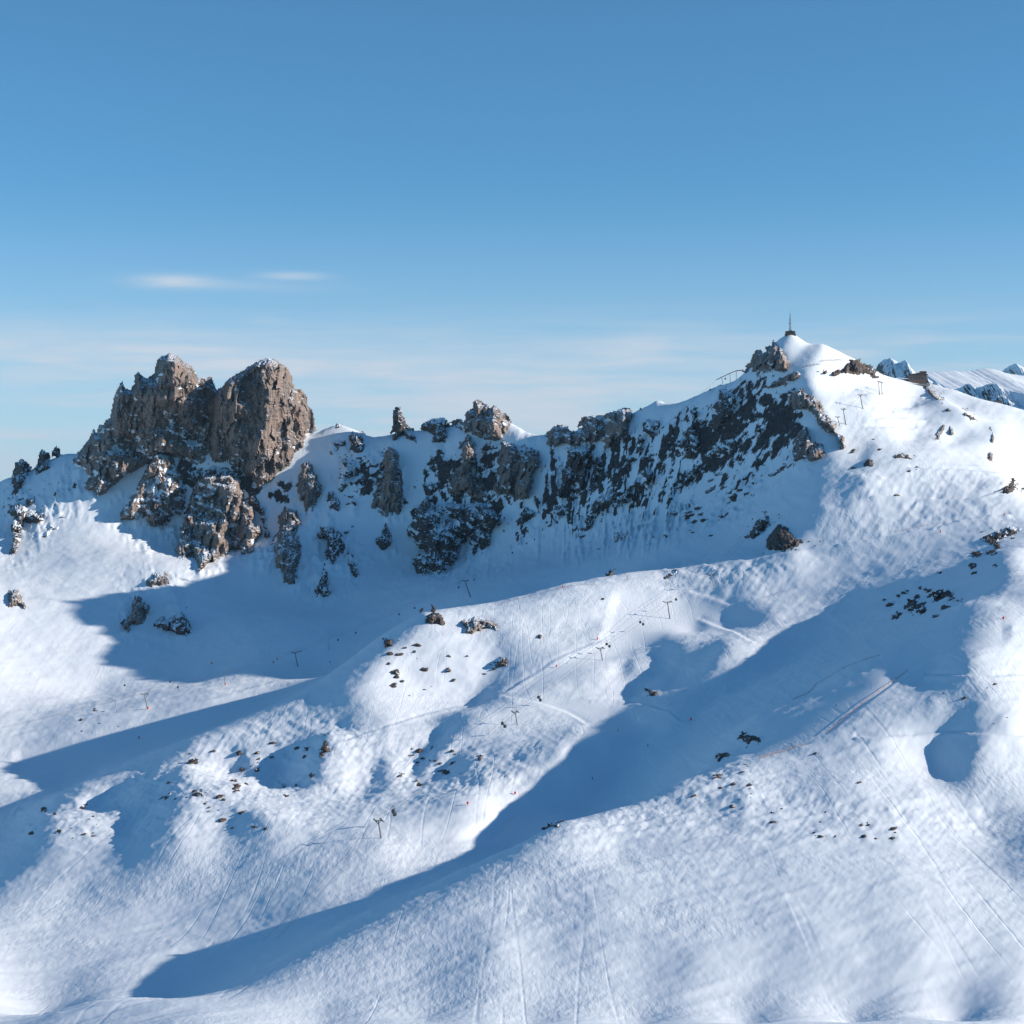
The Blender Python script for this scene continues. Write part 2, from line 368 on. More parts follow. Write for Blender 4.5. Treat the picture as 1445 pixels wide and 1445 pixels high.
SNOW_RGB = (.79, .86, .92, 1)
def snow_bump(t, strength=1.0):
    L = t.links.new
    g = node(t, 'ShaderNodeNewGeometry')
    def noise(scale, rot, s=1.0, detail=5, rough=.6):
        mp = node(t, 'ShaderNodeMapping'); mp.inputs['Rotation'].default_value = (0, 0, rot); mp.inputs['Scale'].default_value = scale; L(g.outputs['Position'], mp.inputs['Vector'])
        n = node(t, 'ShaderNodeTexNoise'); n.inputs['Scale'].default_value = s; n.inputs['Detail'].default_value = detail; n.inputs['Roughness'].default_value = rough; L(mp.outputs[0], n.inputs['Vector']); return n.outputs['Fac']
    def m(op, a, b, c=None):
        n = node(t, 'ShaderNodeMath', operation=op)
        for i, q in enumerate((a, b, c)):
            if q is None: continue
            if isinstance(q, (int, float)): n.inputs[i].default_value = q
            else: L(q, n.inputs[i])
        return n.outputs[0]
    def band(x, a, b, lo=0.0, hi=1.0):
        n = node(t, 'ShaderNodeMapRange', interpolation_type='SMOOTHSTEP'); n.inputs['From Min'].default_value = a; n.inputs['From Max'].default_value = b; n.inputs['To Min'].default_value = lo; n.inputs['To Max'].default_value = hi; L(x, n.inputs['Value']); return n.outputs[0]
    crust = noise((.42, .13, .3), .7)                       # wind crust, strong in some places and nearly gone in others
    h = m('MULTIPLY', crust, band(noise((.006, .009, .006), .2, detail=4), .38, .62, .12, 1.25))
    # tracks of skiers: thin grooves wandering down the slope
    for k, (sc, rot, w) in enumerate((((.030, .0016, .004), .75, .012), ((.034, .0014, .004), 1.15, .010), ((.026, .0018, .004), .35, .010))):
        n = noise(sc, rot, 1.0, 2, .35); d = m('ABSOLUTE', m('SUBTRACT', m('FRACT', m('MULTIPLY', n, 4.0), 0), .5), 0)
        h = m('SUBTRACT', h, m('MULTIPLY', m('MULTIPLY', band(d, w * 4, 0.0), band(noise((.004, .005, .004), k * 1.1 + .4, detail=3), .47, .60)), .24))
    b = node(t, 'ShaderNodeBump'); b.inputs['Strength'].default_value = strength; b.inputs['Distance'].default_value = 1.0
    L(h, b.inputs['Height'])
    return b

M_SNOW, t, b = new_mat('snow')
b.inputs['Base Color'].default_value = SNOW_RGB; b.inputs['Roughness'].default_value = .65; b.inputs['Specular IOR Level'].default_value = .25
_bp = snow_bump(t, .4); t.links.new(_bp.outputs[0], b.inputs['Normal'])

def rock_mat(name, dark, light, warm, snow_at):
    m, t, b = new_mat(name)
    g = node(t, 'ShaderNodeNewGeometry'); L = t.links.new
    mp = node(t, 'ShaderNodeMapping'); mp.inputs['Scale'].default_value = (.11, .11, .028); L(g.outputs['Position'], mp.inputs['Vector'])
    n1 = node(t, 'ShaderNodeTexNoise'); n1.inputs['Scale'].default_value = 1; n1.inputs['Detail'].default_value = 7; n1.inputs['Roughness'].default_value = .65; L(mp.outputs[0], n1.inputs['Vector'])
    n2 = node(t, 'ShaderNodeTexNoise'); n2.inputs['Scale'].default_value = .03; n2.inputs['Detail'].default_value = 4; L(g.outputs['Position'], n2.inputs['Vector'])
    cr = node(t, 'ShaderNodeValToRGB'); e = cr.color_ramp.elements
    e[0].position = .3; e[0].color = (*dark, 1); e[1].position = .7; e[1].color = (*light, 1)
    L(n1.outputs['Fac'], cr.inputs['Fac'])
    mw = node(t, 'ShaderNodeMix', data_type='RGBA'); mw.inputs['B'].default_value = (*warm, 1)
    r2 = node(t, 'ShaderNodeMapRange'); r2.inputs['From Min'].default_value = .42; r2.inputs['From Max'].default_value = .68; r2.inputs['To Max'].default_value = .65
    L(n2.outputs['Fac'], r2.inputs['Value']); L(r2.outputs[0], mw.inputs['Factor']); L(cr.outputs['Color'], mw.inputs['A'])
    # snow lies where the rock is flat enough
    sp = node(t, 'ShaderNodeSeparateXYZ'); L(g.outputs['Normal'], sp.inputs[0])
    n3 = node(t, 'ShaderNodeTexNoise'); n3.inputs['Scale'].default_value = .075; n3.inputs['Detail'].default_value = 4; n3.inputs['Roughness'].default_value = .65; L(g.outputs['Position'], n3.inputs['Vector'])
    ad = node(t, 'ShaderNodeMath', operation='MULTIPLY_ADD'); L(n3.outputs['Fac'], ad.inputs[0]); ad.inputs[1].default_value = .9; L(sp.outputs[2], ad.inputs[2])
    sr = node(t, 'ShaderNodeMapRange', interpolation_type='SMOOTHSTEP'); sr.inputs['From Min'].default_value = snow_at + .45; sr.inputs['From Max'].default_value = snow_at + .57
    L(ad.outputs[0], sr.inputs['Value'])
    # drifts left lying in the hollows of the face
    da = node(t, 'ShaderNodeAttribute', attribute_name='drift')
    dr = node(t, 'ShaderNodeMath', operation='MULTIPLY_ADD'); L(n3.outputs['Fac'], dr.inputs[0]); dr.inputs[1].default_value = .8; L(da.outputs['Fac'], dr.inputs[2])
    dm = node(t, 'ShaderNodeMapRange', interpolation_type='SMOOTHSTEP'); dm.inputs['From Min'].default_value = .62; dm.inputs['From Max'].default_value = .78; L(dr.outputs[0], dm.inputs['Value'])
    mx = node(t, 'ShaderNodeMath', operation='MAXIMUM'); L(dm.outputs[0], mx.inputs[0]); L(sr.outputs[0], mx.inputs[1])
    ms = node(t, 'ShaderNodeMix', data_type='RGBA'); L(mx.outputs[0], ms.inputs['Factor']); L(mw.outputs['Result'], ms.inputs['A']); ms.inputs['B'].default_value = SNOW_RGB
    L(ms.outputs['Result'], b.inputs['Base Color']); b.inputs['Roughness'].default_value = .85; b.inputs['Specular IOR Level'].default_value = .2
    bu = node(t, 'ShaderNodeBump'); bu.inputs['Strength'].default_value = .9; bu.inputs['Distance'].default_value = 5.0; L(n1.outputs['Fac'], bu.inputs['Height']); L(bu.outputs[0], b.inputs['Normal'])
    return m

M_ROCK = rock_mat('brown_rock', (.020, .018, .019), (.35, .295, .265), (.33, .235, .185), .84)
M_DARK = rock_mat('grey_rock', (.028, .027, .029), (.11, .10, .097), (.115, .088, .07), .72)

M_BARE = rock_mat('bare_rock', (.03, .027, .028), (.13, .11, .10), (.16, .11, .08), 1.05)

# the snow of the range, with rock showing where the broken face is too steep to hold it
M_ALP, t, b = new_mat('alpine_snow')
L = t.links.new
b.inputs['Roughness'].default_value = .68; b.inputs['Specular IOR Level'].default_value = .22
_bp = snow_bump(t, .4); L(_bp.outputs[0], b.inputs['Normal'])
g = node(t, 'ShaderNodeNewGeometry'); sp = node(t, 'ShaderNodeSeparateXYZ'); L(g.outputs['Normal'], sp.inputs[0])
ra = node(t, 'ShaderNodeAttribute', attribute_name='rocky')
n1 = node(t, 'ShaderNodeTexNoise'); n1.inputs['Scale'].default_value = .085; n1.inputs['Detail'].default_value = 6; n1.inputs['Roughness'].default_value = .65; L(g.outputs['Position'], n1.inputs['Vector'])
m1 = node(t, 'ShaderNodeMath', operation='MULTIPLY_ADD'); L(n1.outputs['Fac'], m1.inputs[0]); m1.inputs[1].default_value = -.85; L(sp.outputs[2], m1.inputs[2])
m0 = node(t, 'ShaderNodeMath', operation='MULTIPLY_ADD'); L(ra.outputs['Fac'], m0.inputs[0]); m0.inputs[1].default_value = -.36; L(m1.outputs[0], m0.inputs[2])
m2 = node(t, 'ShaderNodeMapRange', interpolation_type='SMOOTHSTEP'); m2.inputs['From Min'].default_value = -.015; m2.inputs['From Max'].default_value = -.075; L(m0.outputs[0], m2.inputs['Value'])
cr = node(t, 'ShaderNodeValToRGB'); e = cr.color_ramp.elements; e[0].position = .3; e[0].color = (.016, .016, .018, 1); e[1].position = .7; e[1].color = (.115, .10, .095, 1)
n2 = node(t, 'ShaderNodeTexNoise'); n2.inputs['Scale'].default_value = .25; n2.inputs['Detail'].default_value = 5; L(g.outputs['Position'], n2.inputs['Vector']); L(n2.outputs['Fac'], cr.inputs['Fac'])
rb = node(t, 'ShaderNodeBump'); rb.inputs['Strength'].default_value = 1.0; rb.inputs['Distance'].default_value = 9.0
rh = node(t, 'ShaderNodeMath', operation='MULTIPLY'); L(n2.outputs['Fac'], rh.inputs[0]); L(m2.outputs[0], rh.inputs[1]); L(rh.outputs[0], rb.inputs['Height']); L(_bp.outputs[0], rb.inputs['Normal']); L(rb.outputs[0], b.inputs['Normal'])
n2.inputs['Scale'].default_value = .13; n2.inputs['Roughness'].default_value = .7
mm = node(t, 'ShaderNodeMix', data_type='RGBA'); L(m2.outputs[0], mm.inputs['Factor']); mm.inputs['A'].default_value = SNOW_RGB; L(cr.outputs['Color'], mm.inputs['B']); L(mm.outputs['Result'], b.inputs['Base Color'])

# ------------------------------------------------------------------ the ground
US, YS, VG = solve_ground(0)

def up_u(a):                            # twice as fine, cubic
    n = a.shape[0]; r = np.zeros((2 * n - 1, a.shape[1]))
    r[::2] = a
    p = np.vstack([2 * a[:1] - a[1:2], a, 2 * a[-1:] - a[-2:-1]])
    r[1::2] = (-p[:-3] + 9 * p[1:-2] + 9 * p[2:-1] - p[3:]) / 16
    return r
VF = up_u(VG); UF = np.arange(len(VF)) * 2.0 - 420
VF = up_u(VF.T).T; YF = np.interp(np.arange(VF.shape[1]) / 2, np.arange(len(YS)), YS)

def refine_rows(V, Y, f):
    r = up_u(V.T).T
    return r, np.interp(np.arange(r.shape[1]) / 2, np.arange(len(Y)), Y)

# paths cut across the slopes, and groomed runs, along their lines
PATHS = [
 (3.5, 1.0, [(1287,660),(1320,663),(1370,664),(1421,667),(1500,668)]),
 (3.0, .9, [(1232,700),(1290,701),(1345,706),(1385,704),(1421,690)]),
 (3.5, .9, [(1000,800),(1060,787),(1110,778),(1150,770),(1200,765),(1250,757),(1300,750),(1360,735),(1421,727)]),
 (3.0, .7, [(920,829),(960,832),(1000,842),(1030,852),(1060,846),(1120,830)]),
 (3.5, .8, [(990,872),(1010,880),(1035,892),(1060,905)]),
 (2.5, .7, [(905,912),(960,908),(1040,900)]),
 (3.5, .9, [(1310,953),(1360,953),(1421,953),(1500,953)]),
 (3.5, .9, [(1210,1038),(1290,1037),(1345,1034),(1421,1039),(1500,1040)]),
 (3.0, .35, [(1165,1037),(1200,1008),(1240,978),(1285,945),(1330,920)]),
 (3.0, .7, [(715,983),(760,992),(800,1004),(826,1018)]),
 (2.5, .8, [(690,985),(660,996),(600,1010),(540,1030),(490,1045)]),
 (2.5, .7, [(520,1122),(560,1115),(600,1105),(640,1098)]),
 (2.5, .7, [(480,1138),(520,1128),(545,1115)]),
 (2.5, .8, [(835,988),(880,990),(915,995),(945,1005),(960,1018)]),
 (3.0, .8, [(715,975),(740,958),(780,935),(820,915),(850,903)]),
 (2.5, .8, [(1185,545),(1215,553),(1240,556)]),
 (3.0, .9, [(1225,558),(1260,560),(1300,561)]),
 (3.0, .7, [(1240,592),(1270,592),(1302,594)]),
 (3.0, .7, [(1225,604),(1260,604),(1290,606)]),
 (2.5, .6, [(20,1040),(100,1020),(200,1003),(300,985),(380,965)]),
 (3.0, .8, [(1010,1085),(1060,1072),(1100,1061),(1140,1052)]),
]
PISTE = [[(715,983),(770,995),(826,1020),(800,1060),(700,1188),(640,1188),(820,1095),(900,1056),(940,1030),(905,1020),(880,1000),(780,985)],
 [(870,840),(1000,850),(1060,872),(900,915),(850,935),(715,985),(760,950),(850,905)],
 [(23,1095),(23,1060),(150,1040),(280,1000),(460,955),(470,965),(330,1020),(150,1070)],
 [(1035,1060),(1160,985),(1300,905),(1421,880),(1421,905),(1330,920),(1170,1035),(1060,1070)]]
_gu, _gv = np.meshgrid(np.arange(0, 1446, 2.0), np.arange(440, 1446, 2.0), indexing='ij')
GROOM = np.zeros(_gu.shape)
for p in PISTE: GROOM[inside(p, _gu, _gv)] = 1
GROOM = blur(blur(GROOM, 3, 0), 3, 1)
ROUGH = np.zeros(_gu.shape)
for p in ([(23,1130),(150,1115),(290,1050),(440,990),(480,1010),(560,1040),(740,1060),(780,1100),(560,1150),(300,1188),(23,1188)],
          [(745,1188),(1010,1085),(1060,1075),(1110,1110),(1421,1150),(1421,1188)], [(1200,660),(1421,670),(1421,740),(1150,765)], [(930,790),(1110,790),(1150,760),(1090,840),(940,840)],
          [(860,600),(1050,540),(1140,560),(1170,660),(1080,760),(850,700)], [(1190,560),(1300,560),(1300,620),(1220,620)]):
    ROUGH[inside(p, _gu, _gv)] = 1
ROUGH = blur(blur(ROUGH, 10, 0), 6, 1)
ROAD = np.zeros(_gu.shape)
for w, k, line in PATHS:
    lp = np.array(line, float)
    bx = (_gu[:, 0] > lp[:, 0].min() - 14) & (_gu[:, 0] < lp[:, 0].max() + 14); by = (_gv[0] > lp[:, 1].min() - 14) & (_gv[0] < lp[:, 1].max() + 14)
    ix = np.ix_(bx, by); o_ = np.argsort(lp[:, 0]); d = edge_dist(line, _gu[ix], _gv[ix], closed=False) / w
    sg = np.sign(_gv[ix] - np.interp(_gu[ix], lp[o_, 0], lp[o_, 1]))
    ROAD[ix] += k * 2.2 * sg * d * np.exp(-d ** 2)          # cut into the hill above the line, filled out below it

RUNNELS = np.zeros(_gu.shape)                     # banks scored by small slides
for p, k in (([(1290,664),(1421,669),(1421,684),(1380,700),(1340,702),(1270,698)], 1.3), ([(1232,702),(1345,708),(1310,742),(1240,756),(1215,740)], 1.2), ([(1236,563),(1300,565),(1285,588),(1240,590)], 1.3),
             ([(998,806),(1052,797),(1050,826),(1000,834)], 1.2), ([(300,1050),(440,975),(475,975),(420,1030),(330,1060)], .7), ([(640,1105),(760,1040),(815,1040),(760,1095),(660,1130)], .7)):
    RUNNELS[inside(p, _gu, _gv)] = k
RUNNELS = blur(blur(RUNNELS, 2, 0), 2, 1)

CLIFF = np.zeros(_gu.shape)                       # the broken upper face of the range
for p, k in (([(455,632),(510,640),(560,632),(640,618),(760,626),(860,607),(930,590),(1050,545),(1105,540),(1135,600),(1150,650),(1110,680),(1060,715),(960,742),(880,770),(760,770),(700,790),(600,800),(560,785),(500,815),(440,835),(400,810),(380,740),(440,690)], 1.0),
             ([(10,675),(60,667),(100,655),(120,690),(75,730),(50,760),(10,800)], 1.15), ([(95,660),(180,665),(300,645),(340,665),(420,665),(440,700),(400,790),(350,790),(290,805),(235,780),(185,745),(105,705)], 1.15), ([(165,820),(250,800),(275,890),(180,895)], .5)):
    CLIFF[inside(p, _gu, _gv)] = k
CLIFF = blur(blur(blur(CLIFF, 7, 0), 14, 1), 7, 1)
CLIFF *= 1 - .22 * np.clip((_gu - 950) / 100, 0, 1)
_ln = np.clip((_gu - 760) / 200, 0, 1) * .8
CLIFF *= np.clip(.46 + 1.3 * fbm2((_gu + _ln * _gv) / 40, _gv / 62, 3) + .9 * fbm2((_gu + _ln * _gv) / 13, (_gv - .4 * _gu) / 20, 3, .6), 0, 1)

def sample(A, u, v):
    x = np.clip(u / 2, 0, A.shape[0] - 1.001); y = np.clip((v - 440) / 2, 0, A.shape[1] - 1.001)
    i = x.astype(int); j = y.astype(int); x = x - i; y = y - j
    return (A[i, j] * (1 - x) + A[i + 1, j] * x) * (1 - y) + (A[i, j + 1] * (1 - x) + A[i + 1, j + 1] * x) * y

UU = UF[:, None] + 0 * VF; YY = YF[None] + 0 * VF
XX = (UU - C0) * YY / F; ZZ = -(VF - C0) * YY / F
run = np.minimum.accumulate(VF, axis=1); seen = np.clip(1 - (VF - run) / 3, 0, 1)
VFv = np.clip(VF, 400, 1500)
groom = sample(GROOM, UU, VF) * seen; rough = sample(ROUGH, UU, VF) * seen; road = sample(ROAD, UU, VF) * seen; run_amp = sample(RUNNELS, UU, VF) * seen; cliff = sample(CLIFF, UU, VF) * seen
relief = 2.2 * fbm2(XX / 70, YY / 95, 3) * (1 - .6 * groom)
drift = fbm2((XX * .8 + YY * .5) / 42, (YY * .8 - XX * .45) / 16, 4, .55, ridged=True)
patchy = np.clip(.5 + 1.1 * fbm2(XX / 160 + 9, YY / 220, 3), 0, 1)
drift2 = fbm2((XX * .55 - YY * .7) / 11, (YY * .55 + XX * .7) / 38, 4, .58, ridged=True)
relief += (.25 + (.30 + .7 * rough) * patchy) * drift * (1 - .85 * groom)
relief += (.12 + (.22 + .38 * rough) * (1 - .6 * patchy)) * drift2 * (1 - .85 * groom)
relief += (.06 + .16 * rough) * fbm2(XX / 7, YY / 12, 3, .6) * (1 - .8 * groom)
relief += 1.1 * road * np.clip(YY / 2200, .3, 1.2) * np.where(UU > 1180, 1.9, 1)
relief -= 1.5 * groom * np.clip(YY / 1800, .4, 1.2)          # runs lie a little lower than the untouched snow beside them
wind = fbm2((UU * .85 + VFv * .55) / 44 + 3, (VFv * .9 - UU * .35) / 17, 4, .6, ridged=True)
wind2 = fbm2((UU + .8 * VFv) / 15, (VFv - .6 * UU) / 60 + 5, 3, .6, ridged=True)
relief += (.45 + .62 * rough * np.clip((1330 - VF) / 250, .35, 1)) * np.clip(YY / 1500, .3, 1.3) * (wind + .45 * wind2) * (1 - .9 * groom) * (1 - cliff) * np.clip((1500 - VF) / 250, .25, 1)
relief += run_amp * np.clip(.25 + 1.4 * fbm2(UU / 24, VFv / 13, 3), 0, 1) * (.75 * fbm2((UU + .5 * VFv + 4 * fbm2(UU / 20, VFv / 9, 2)) / 2.3, (VFv - .3 * UU) / 22, 3, .65) + .5 * fbm2((UU + .5 * VFv) / 7.0, VFv / 25, 2))
lean_ = .15 + .65 * np.clip((UU - 780) / 200, 0, 1)
sa = (UU + lean_ * VFv) / 24; sb = (VFv - .3 * UU) / 48
spur = fbm2(sa, sb, 5, .56, ridged=True); spur2 = fbm2(sa * 2.6 + 5, sb * 3.2, 4, .6, ridged=True)
relief += cliff * (10.0 * spur + 4.5 * spur2 + 3.5 * fbm3(XX / 17, YY / 22, (VFv - 700) / 9, 4, .55, ridged=True))
relief *= np.clip((YY - 350) / 200, .3, 1)
ZZ = ZZ + relief
VFIN = C0 - ZZ * F / YY
M_TERR = M_ALP
# the slopes run on well past both sides of the picture
def beyond(k, us):
    us = np.array(us, float)[:, None]; far = np.abs(us - UF[k]); yy = YF[None] + 0 * us
    v = VFIN[k][None] + .16 * far + 26 * (fbm2(us / 260 + 3, yy / 420, 4) - fbm2(us * 0 + UF[k] / 260 + 3, yy / 420, 4)) * np.clip(far / 200, 0, 1)
    return (us - C0) * yy / F, yy, -(v - C0) * yy / F
_st = np.concatenate([np.arange(6, 120, 6), np.arange(120, 600, 20), np.arange(600, 2600, 60)])
bl = beyond(0, (UF[0] - _st)[::-1]); br = beyond(-1, UF[-1] + _st)
_X, _Y, _Z = [np.concatenate([l, m_, r]) for l, m_, r in zip(bl, (XX, YY, ZZ), br)]
_cl = np.concatenate([bl[0] * 0, cliff, br[0] * 0])
_me = np_mesh('snow_slopes', np.stack([_X, _Y, _Z], -1).reshape(-1, 3), grid_quads(*_X.shape))
_at = _me.attributes.new('rocky', 'FLOAT', 'POINT'); _at.data.foreach_set('value', _cl.ravel().astype(np.float32))
terrain = link_mesh('snow_slopes', _me, M_TERR)
tag(terrain, 'snow covered mountainside with ridge, bowl and ski runs', kind='structure')
# the snow country round about, down to the horizon
gp = np_mesh('valley_floor', [(-30000, -8000, -900), (30000, -8000, -900), (30000, 40000, -900), (-30000, 40000, -900)], [(0, 1, 2, 3)])
tag(link_mesh('valley_floor', gp, M_SNOW), 'snowy valley floor far below', kind='structure')

# distance of whatever ground is seen at a picture point of the survey
_run = np.minimum.accumulate(VFIN, axis=1)
DT = np.zeros(_gu.shape); CREST = np.zeros(len(_gu))
for i, u in enumerate(_gu[:, 0]):
    k = int(round((u + 420) / 2)); r = _run[k]
    first = np.searchsorted(-r, -_gv[0], side='left')
    j = int(np.argmin(VFIN[k])); CREST[i] = VFIN[k, j]
    DT[i] = YF[np.minimum(first, j)]
def ground_y(u, v): return float(sample(DT, np.array([float(u)]), np.array([float(v)]))[0])
def ground_at(u, v):
    return Vector(unproj(u, v, ground_y(u, v)))
def ground_z(X, Y):
    u = C0 + F * X / Y
    i = (u + 420) / 2; j = np.interp(Y, YF, np.arange(len(YF)))
    i0, j0 = int(min(max(i, 0), ZZ.shape[0] - 2)), int(min(j, ZZ.shape[1] - 2)); a, b = i - i0, j - j0
    return float((ZZ[i0, j0] * (1 - a) + ZZ[i0 + 1, j0] * a) * (1 - b) + (ZZ[i0, j0 + 1] * (1 - a) + ZZ[i0 + 1, j0 + 1] * a) * b)

# ------------------------------------------------------------------ crags: each outline stands at the distance of its ground, with a front, a back and real depth
DARK_FACES = [[(371,511),(361,537),(347,549),(342,570),(351,570),(356,592),(352,636),(340,653),(344,667),(361,653),(373,622),(377,584),(375,549),(382,520)],
 [(325,577),(328,601),(335,630),(332,655),(322,640),(318,600)], [(392,563),(390,587),(399,592),(402,570),(398,555)], [(416,600),(414,616),(425,625),(424,606)],
 [(240,505),(225,510),(215,530),(212,600),(200,640),(188,640),(190,560),(205,540),(225,545),(243,540),(250,512)], [(184,550),(182,600),(176,640),(188,640),(192,590),(190,555)],
 [(244,566),(268,568),(268,600),(240,610),(228,600)], [(300,540),(304,575),(302,600),(286,640),(280,600),(286,545)],
 [(290,680),(325,690),(337,705),(330,735),(305,735),(300,700)], [(341,710),(352,715),(352,760),(338,765),(335,735)], [(263,737),(300,740),(308,775),(280,768)],
 [(445,660),(454,680),(453,700),(440,722),(437,690)], [(256,780),(270,760),(266,785),(255,795)], [(1118,545),(1134,546),(1146,565),(1128,580),(1115,570)], [(650,880),(660,874),(662,890),(652,896)]]
LIT_FACES = [[(248,510),(262,512),(278,530),(282,545),(268,564),(246,563),(243,545)], [(170,553),(183,556),(181,582),(176,592),(168,575)],
 [(380,520),(410,530),(440,580),(445,605),(430,640),(410,655),(380,650),(376,600),(381,560)], [(305,548),(330,530),(352,518),(360,520),(345,548),(340,570),(325,572),(310,590)], [(336,575),(350,575),(353,600),(345,640),(336,630)],
 [(220,640),(232,640),(245,655),(225,672),(205,690),(205,660)], [(268,690),(282,690),(292,730),(270,730)], [(360,728),(368,749),(364,780),(355,780),(360,750)], [(404,745),(416,760),(417,785),(408,780)], [(432,650),(440,655),(436,680),(428,700),(424,680)],
 [(1140,560),(1160,570),(1168,600),(1200,640),(1190,645),(1160,600)], [(668,880),(690,876),(700,884),(680,890)], [(200,845),(212,860),(203,880),(192,870)], [(1100,750),(1130,762),(1128,770),(1108,775)]]
GX = 1.5                               # survey step across a crag, in picture units (about 1.5 m to 2 m on the rock)

def facets(u, v, w, h, seed):            # broken flat faces: every block of the wall has a tilt and a step of its own
    x, y = u / w, v / h; xi, yi = np.floor(x).astype(int), np.floor(y).astype(int)
    def rnd_(i, j, k): return _L2[(i * 7 + k * 31 + int(seed * 13)) & 255, (j * 11 + k * 57 + int(seed * 29)) & 255]
    best = np.full(u.shape, 9.0); out = np.zeros(u.shape)
    for dx in (-1, 0, 1):
        for dy in (-1, 0, 1):
            i, j = xi + dx, yi + dy
            px, py = i + .1 + .8 * rnd_(i, j, 1), j + .1 + .8 * rnd_(i, j, 2)
            d = np.abs(x - px) ** 1.6 + np.abs(y - py) ** 1.6
            f = (rnd_(i, j, 3) - .5) * 2.6 * (x - px) * w + (rnd_(i, j, 4) - .42) * 1.0 * (y - py) * h + (rnd_(i, j, 5) - .5) * .5 * w
            m = d < best; out = np.where(m, f, out); best = np.minimum(d, best)
    return out

def patch_level(p): return .62 - .85 * p      # how much of the crag the snow has left bare

def crag(name, outline, mat, label, bulk=.34, ribs=1.0, patch=.35, seed=0, cat='rock outcrop', group=None, step=GX, fine=1.0, upright=.38, prow=None):
    p = np.array(outline, float)
    lo = p.min(0) - 14; hi = p.max(0) + 14
    u = np.arange(lo[0], hi[0], step); v = np.arange(lo[1], hi[1], step)
    U, V = np.meshgrid(u, v, indexing='ij')
    small = min(hi[0] - lo[0] - 28, hi[1] - lo[1] - 28)
    ja = min(6.0 if prow else 16.0, max(1.4, .26 * small))
    jag = ja * (fbm2((U + .5 * V) / (1.1 * ja + 3) + seed, (V - .5 * U) / (2.6 * ja + 4) + seed * .7, 5, .68) + .25 * fbm2(U / 5 + seed, V / 6, 3, .6, ridged=True))
    jag_u = .35 * ja * fbm2(U / (.8 * ja + 3) + seed * 1.3 + 40, V / (1.2 * ja + 4), 3, .6)
    ins = inside(outline, U + jag_u, V); d = edge_dist(outline, U + jag_u, V); d = np.where(ins, d, -d)
    sky_side = np.clip((np.interp(U, _gu[:, 0], CREST) - V) / 12, 0, 1)
    dj = d + 2.0 * jag * (1 - .9 * sky_side) * np.clip(1 - d / (1.1 * ja + 1), 0, 1)
    hole = fbm2((U + .55 * V) / (13 * fine) + seed * 1.7, (V - .5 * U) / (6 * fine) - seed, 5, .66)
    if mat is M_BARE: dj = dj + 1.5 * (1 - sky_side) + 1.2 * ja * (1 - sky_side) * fbm2(U / 4.5 + seed, V / 4 - seed, 3, .7); bulk = bulk * .75
    drift = np.clip(.5 - 2.2 * (patch_level(patch) - hole) - .5 * sky_side, -.6, 1)
    if patch >= .3: bulk = min(bulk, .34)
    base = sample(DT, U, V)
    # a crag on an edge stays on its own side of it: it never reaches across to the ground seen behind
    cap = np.percentile(base[ins], 15) + 4.5 * (np.ptp(p[:, 1]) + 4) * np.percentile(base[ins], 15) / F if ins.any() else 1e9
    clear = base > cap; base = np.minimum(base, cap)
    for ax in (0, 1): base = blur(base, int(4 / step), ax)
    # above the ground's own skyline the crag stands on the crest
    m = base / F
    sc = float(np.median(m[ins])) if ins.any() else 1.0
    dm = max(d.max(), 2.0)
    size = min(hi[0] - lo[0] - 28, hi[1] - lo[1] - 28)
    H = bulk * size * sc
    x = np.clip(d / (dm * .9), 0, 1)
    R = .75 * H * (1 - (1 - x) ** 1.3)
    if prow:                                  # a big wall turning about an edge: one side looks left, the other right
        line, wl, wr, hp = prow; e = np.array(line, float)
        up = np.interp(V, e[:, 1], e[:, 0]) + 5 * fbm2(V / 16 + seed, U * 0, 3)
        R = hp * np.clip(np.where(U < up, 1 - (up - U) / wl, 1 - (U - up) / wr), 0, 1) + .15 * R
        vb = np.max(np.where(d > 0, V, -1e9), axis=1, keepdims=True); vb = blur(np.where(vb > 0, vb, p[:, 1].max()), int(8 / step), 0)
        R = R * np.clip(d / 10, 0, 1) ** .6 * np.clip((vb - V) / 95, 0, 1) ** .8
    # buttresses and gullies: walls that turn left and right by turns, steep lines leaning a little
    q1 = fbm2((U + .22 * V) / (17 * fine) + seed * 3.1, V / (60 * fine) + seed, 3, .6); q2 = fbm2((U - .1 * V) / (7 * fine) + seed, V / (24 * fine) + seed * 2, 2, .6)
    T = 1.35 * np.tanh(5 * q1) + .7 * np.tanh(5 * q2)
    for poly in DARK_FACES:
        a = np.array(poly, float)
        if a[:, 0].max() < lo[0] or a[:, 0].min() > hi[0] or a[:, 1].max() < lo[1] or a[:, 1].min() > hi[1]: continue
        T = np.where(inside(poly, U, V), 1.3 + .45 * T, T)
    for poly in LIT_FACES:
        a = np.array(poly, float)
        if a[:, 0].max() < lo[0] or a[:, 0].min() > hi[0] or a[:, 1].max() < lo[1] or a[:, 1].min() > hi[1]: continue
        T = np.where(inside(poly, U, V), -.9 + .55 * T, T)
    T = T + 1.4 * fbm2((U + .12 * V) / (4.2 * fine) + seed * 5, V / (17 * fine) + seed, 3, .65)
    T = np.clip(T * ribs, -2.8, 3.2)
    S = np.cumsum(T, axis=0) * step * sc
    n = int(max(6, min(55, size * .3)) / step)
    S = S - blur(blur(S, n, 0), n // 2, 0)
    S = blur(S, 1, 1)
    drift = drift + np.clip(-S / 14, 0, .5) - .15      # deepest in the gullies
    S = np.clip(S, -.7 * H - 6, .9 * H + 8)
    fade = np.clip(d / 6, 0, 1)
    # stand the face up steeper than the slope it grows out of
    inb = np.where(d > 0, base, np.inf); foot = np.min(inb, axis=1); foot = np.where(np.isfinite(foot), foot, np.nanmin(base))
    foot = blur(foot[:, None], int(8 / step), 0)
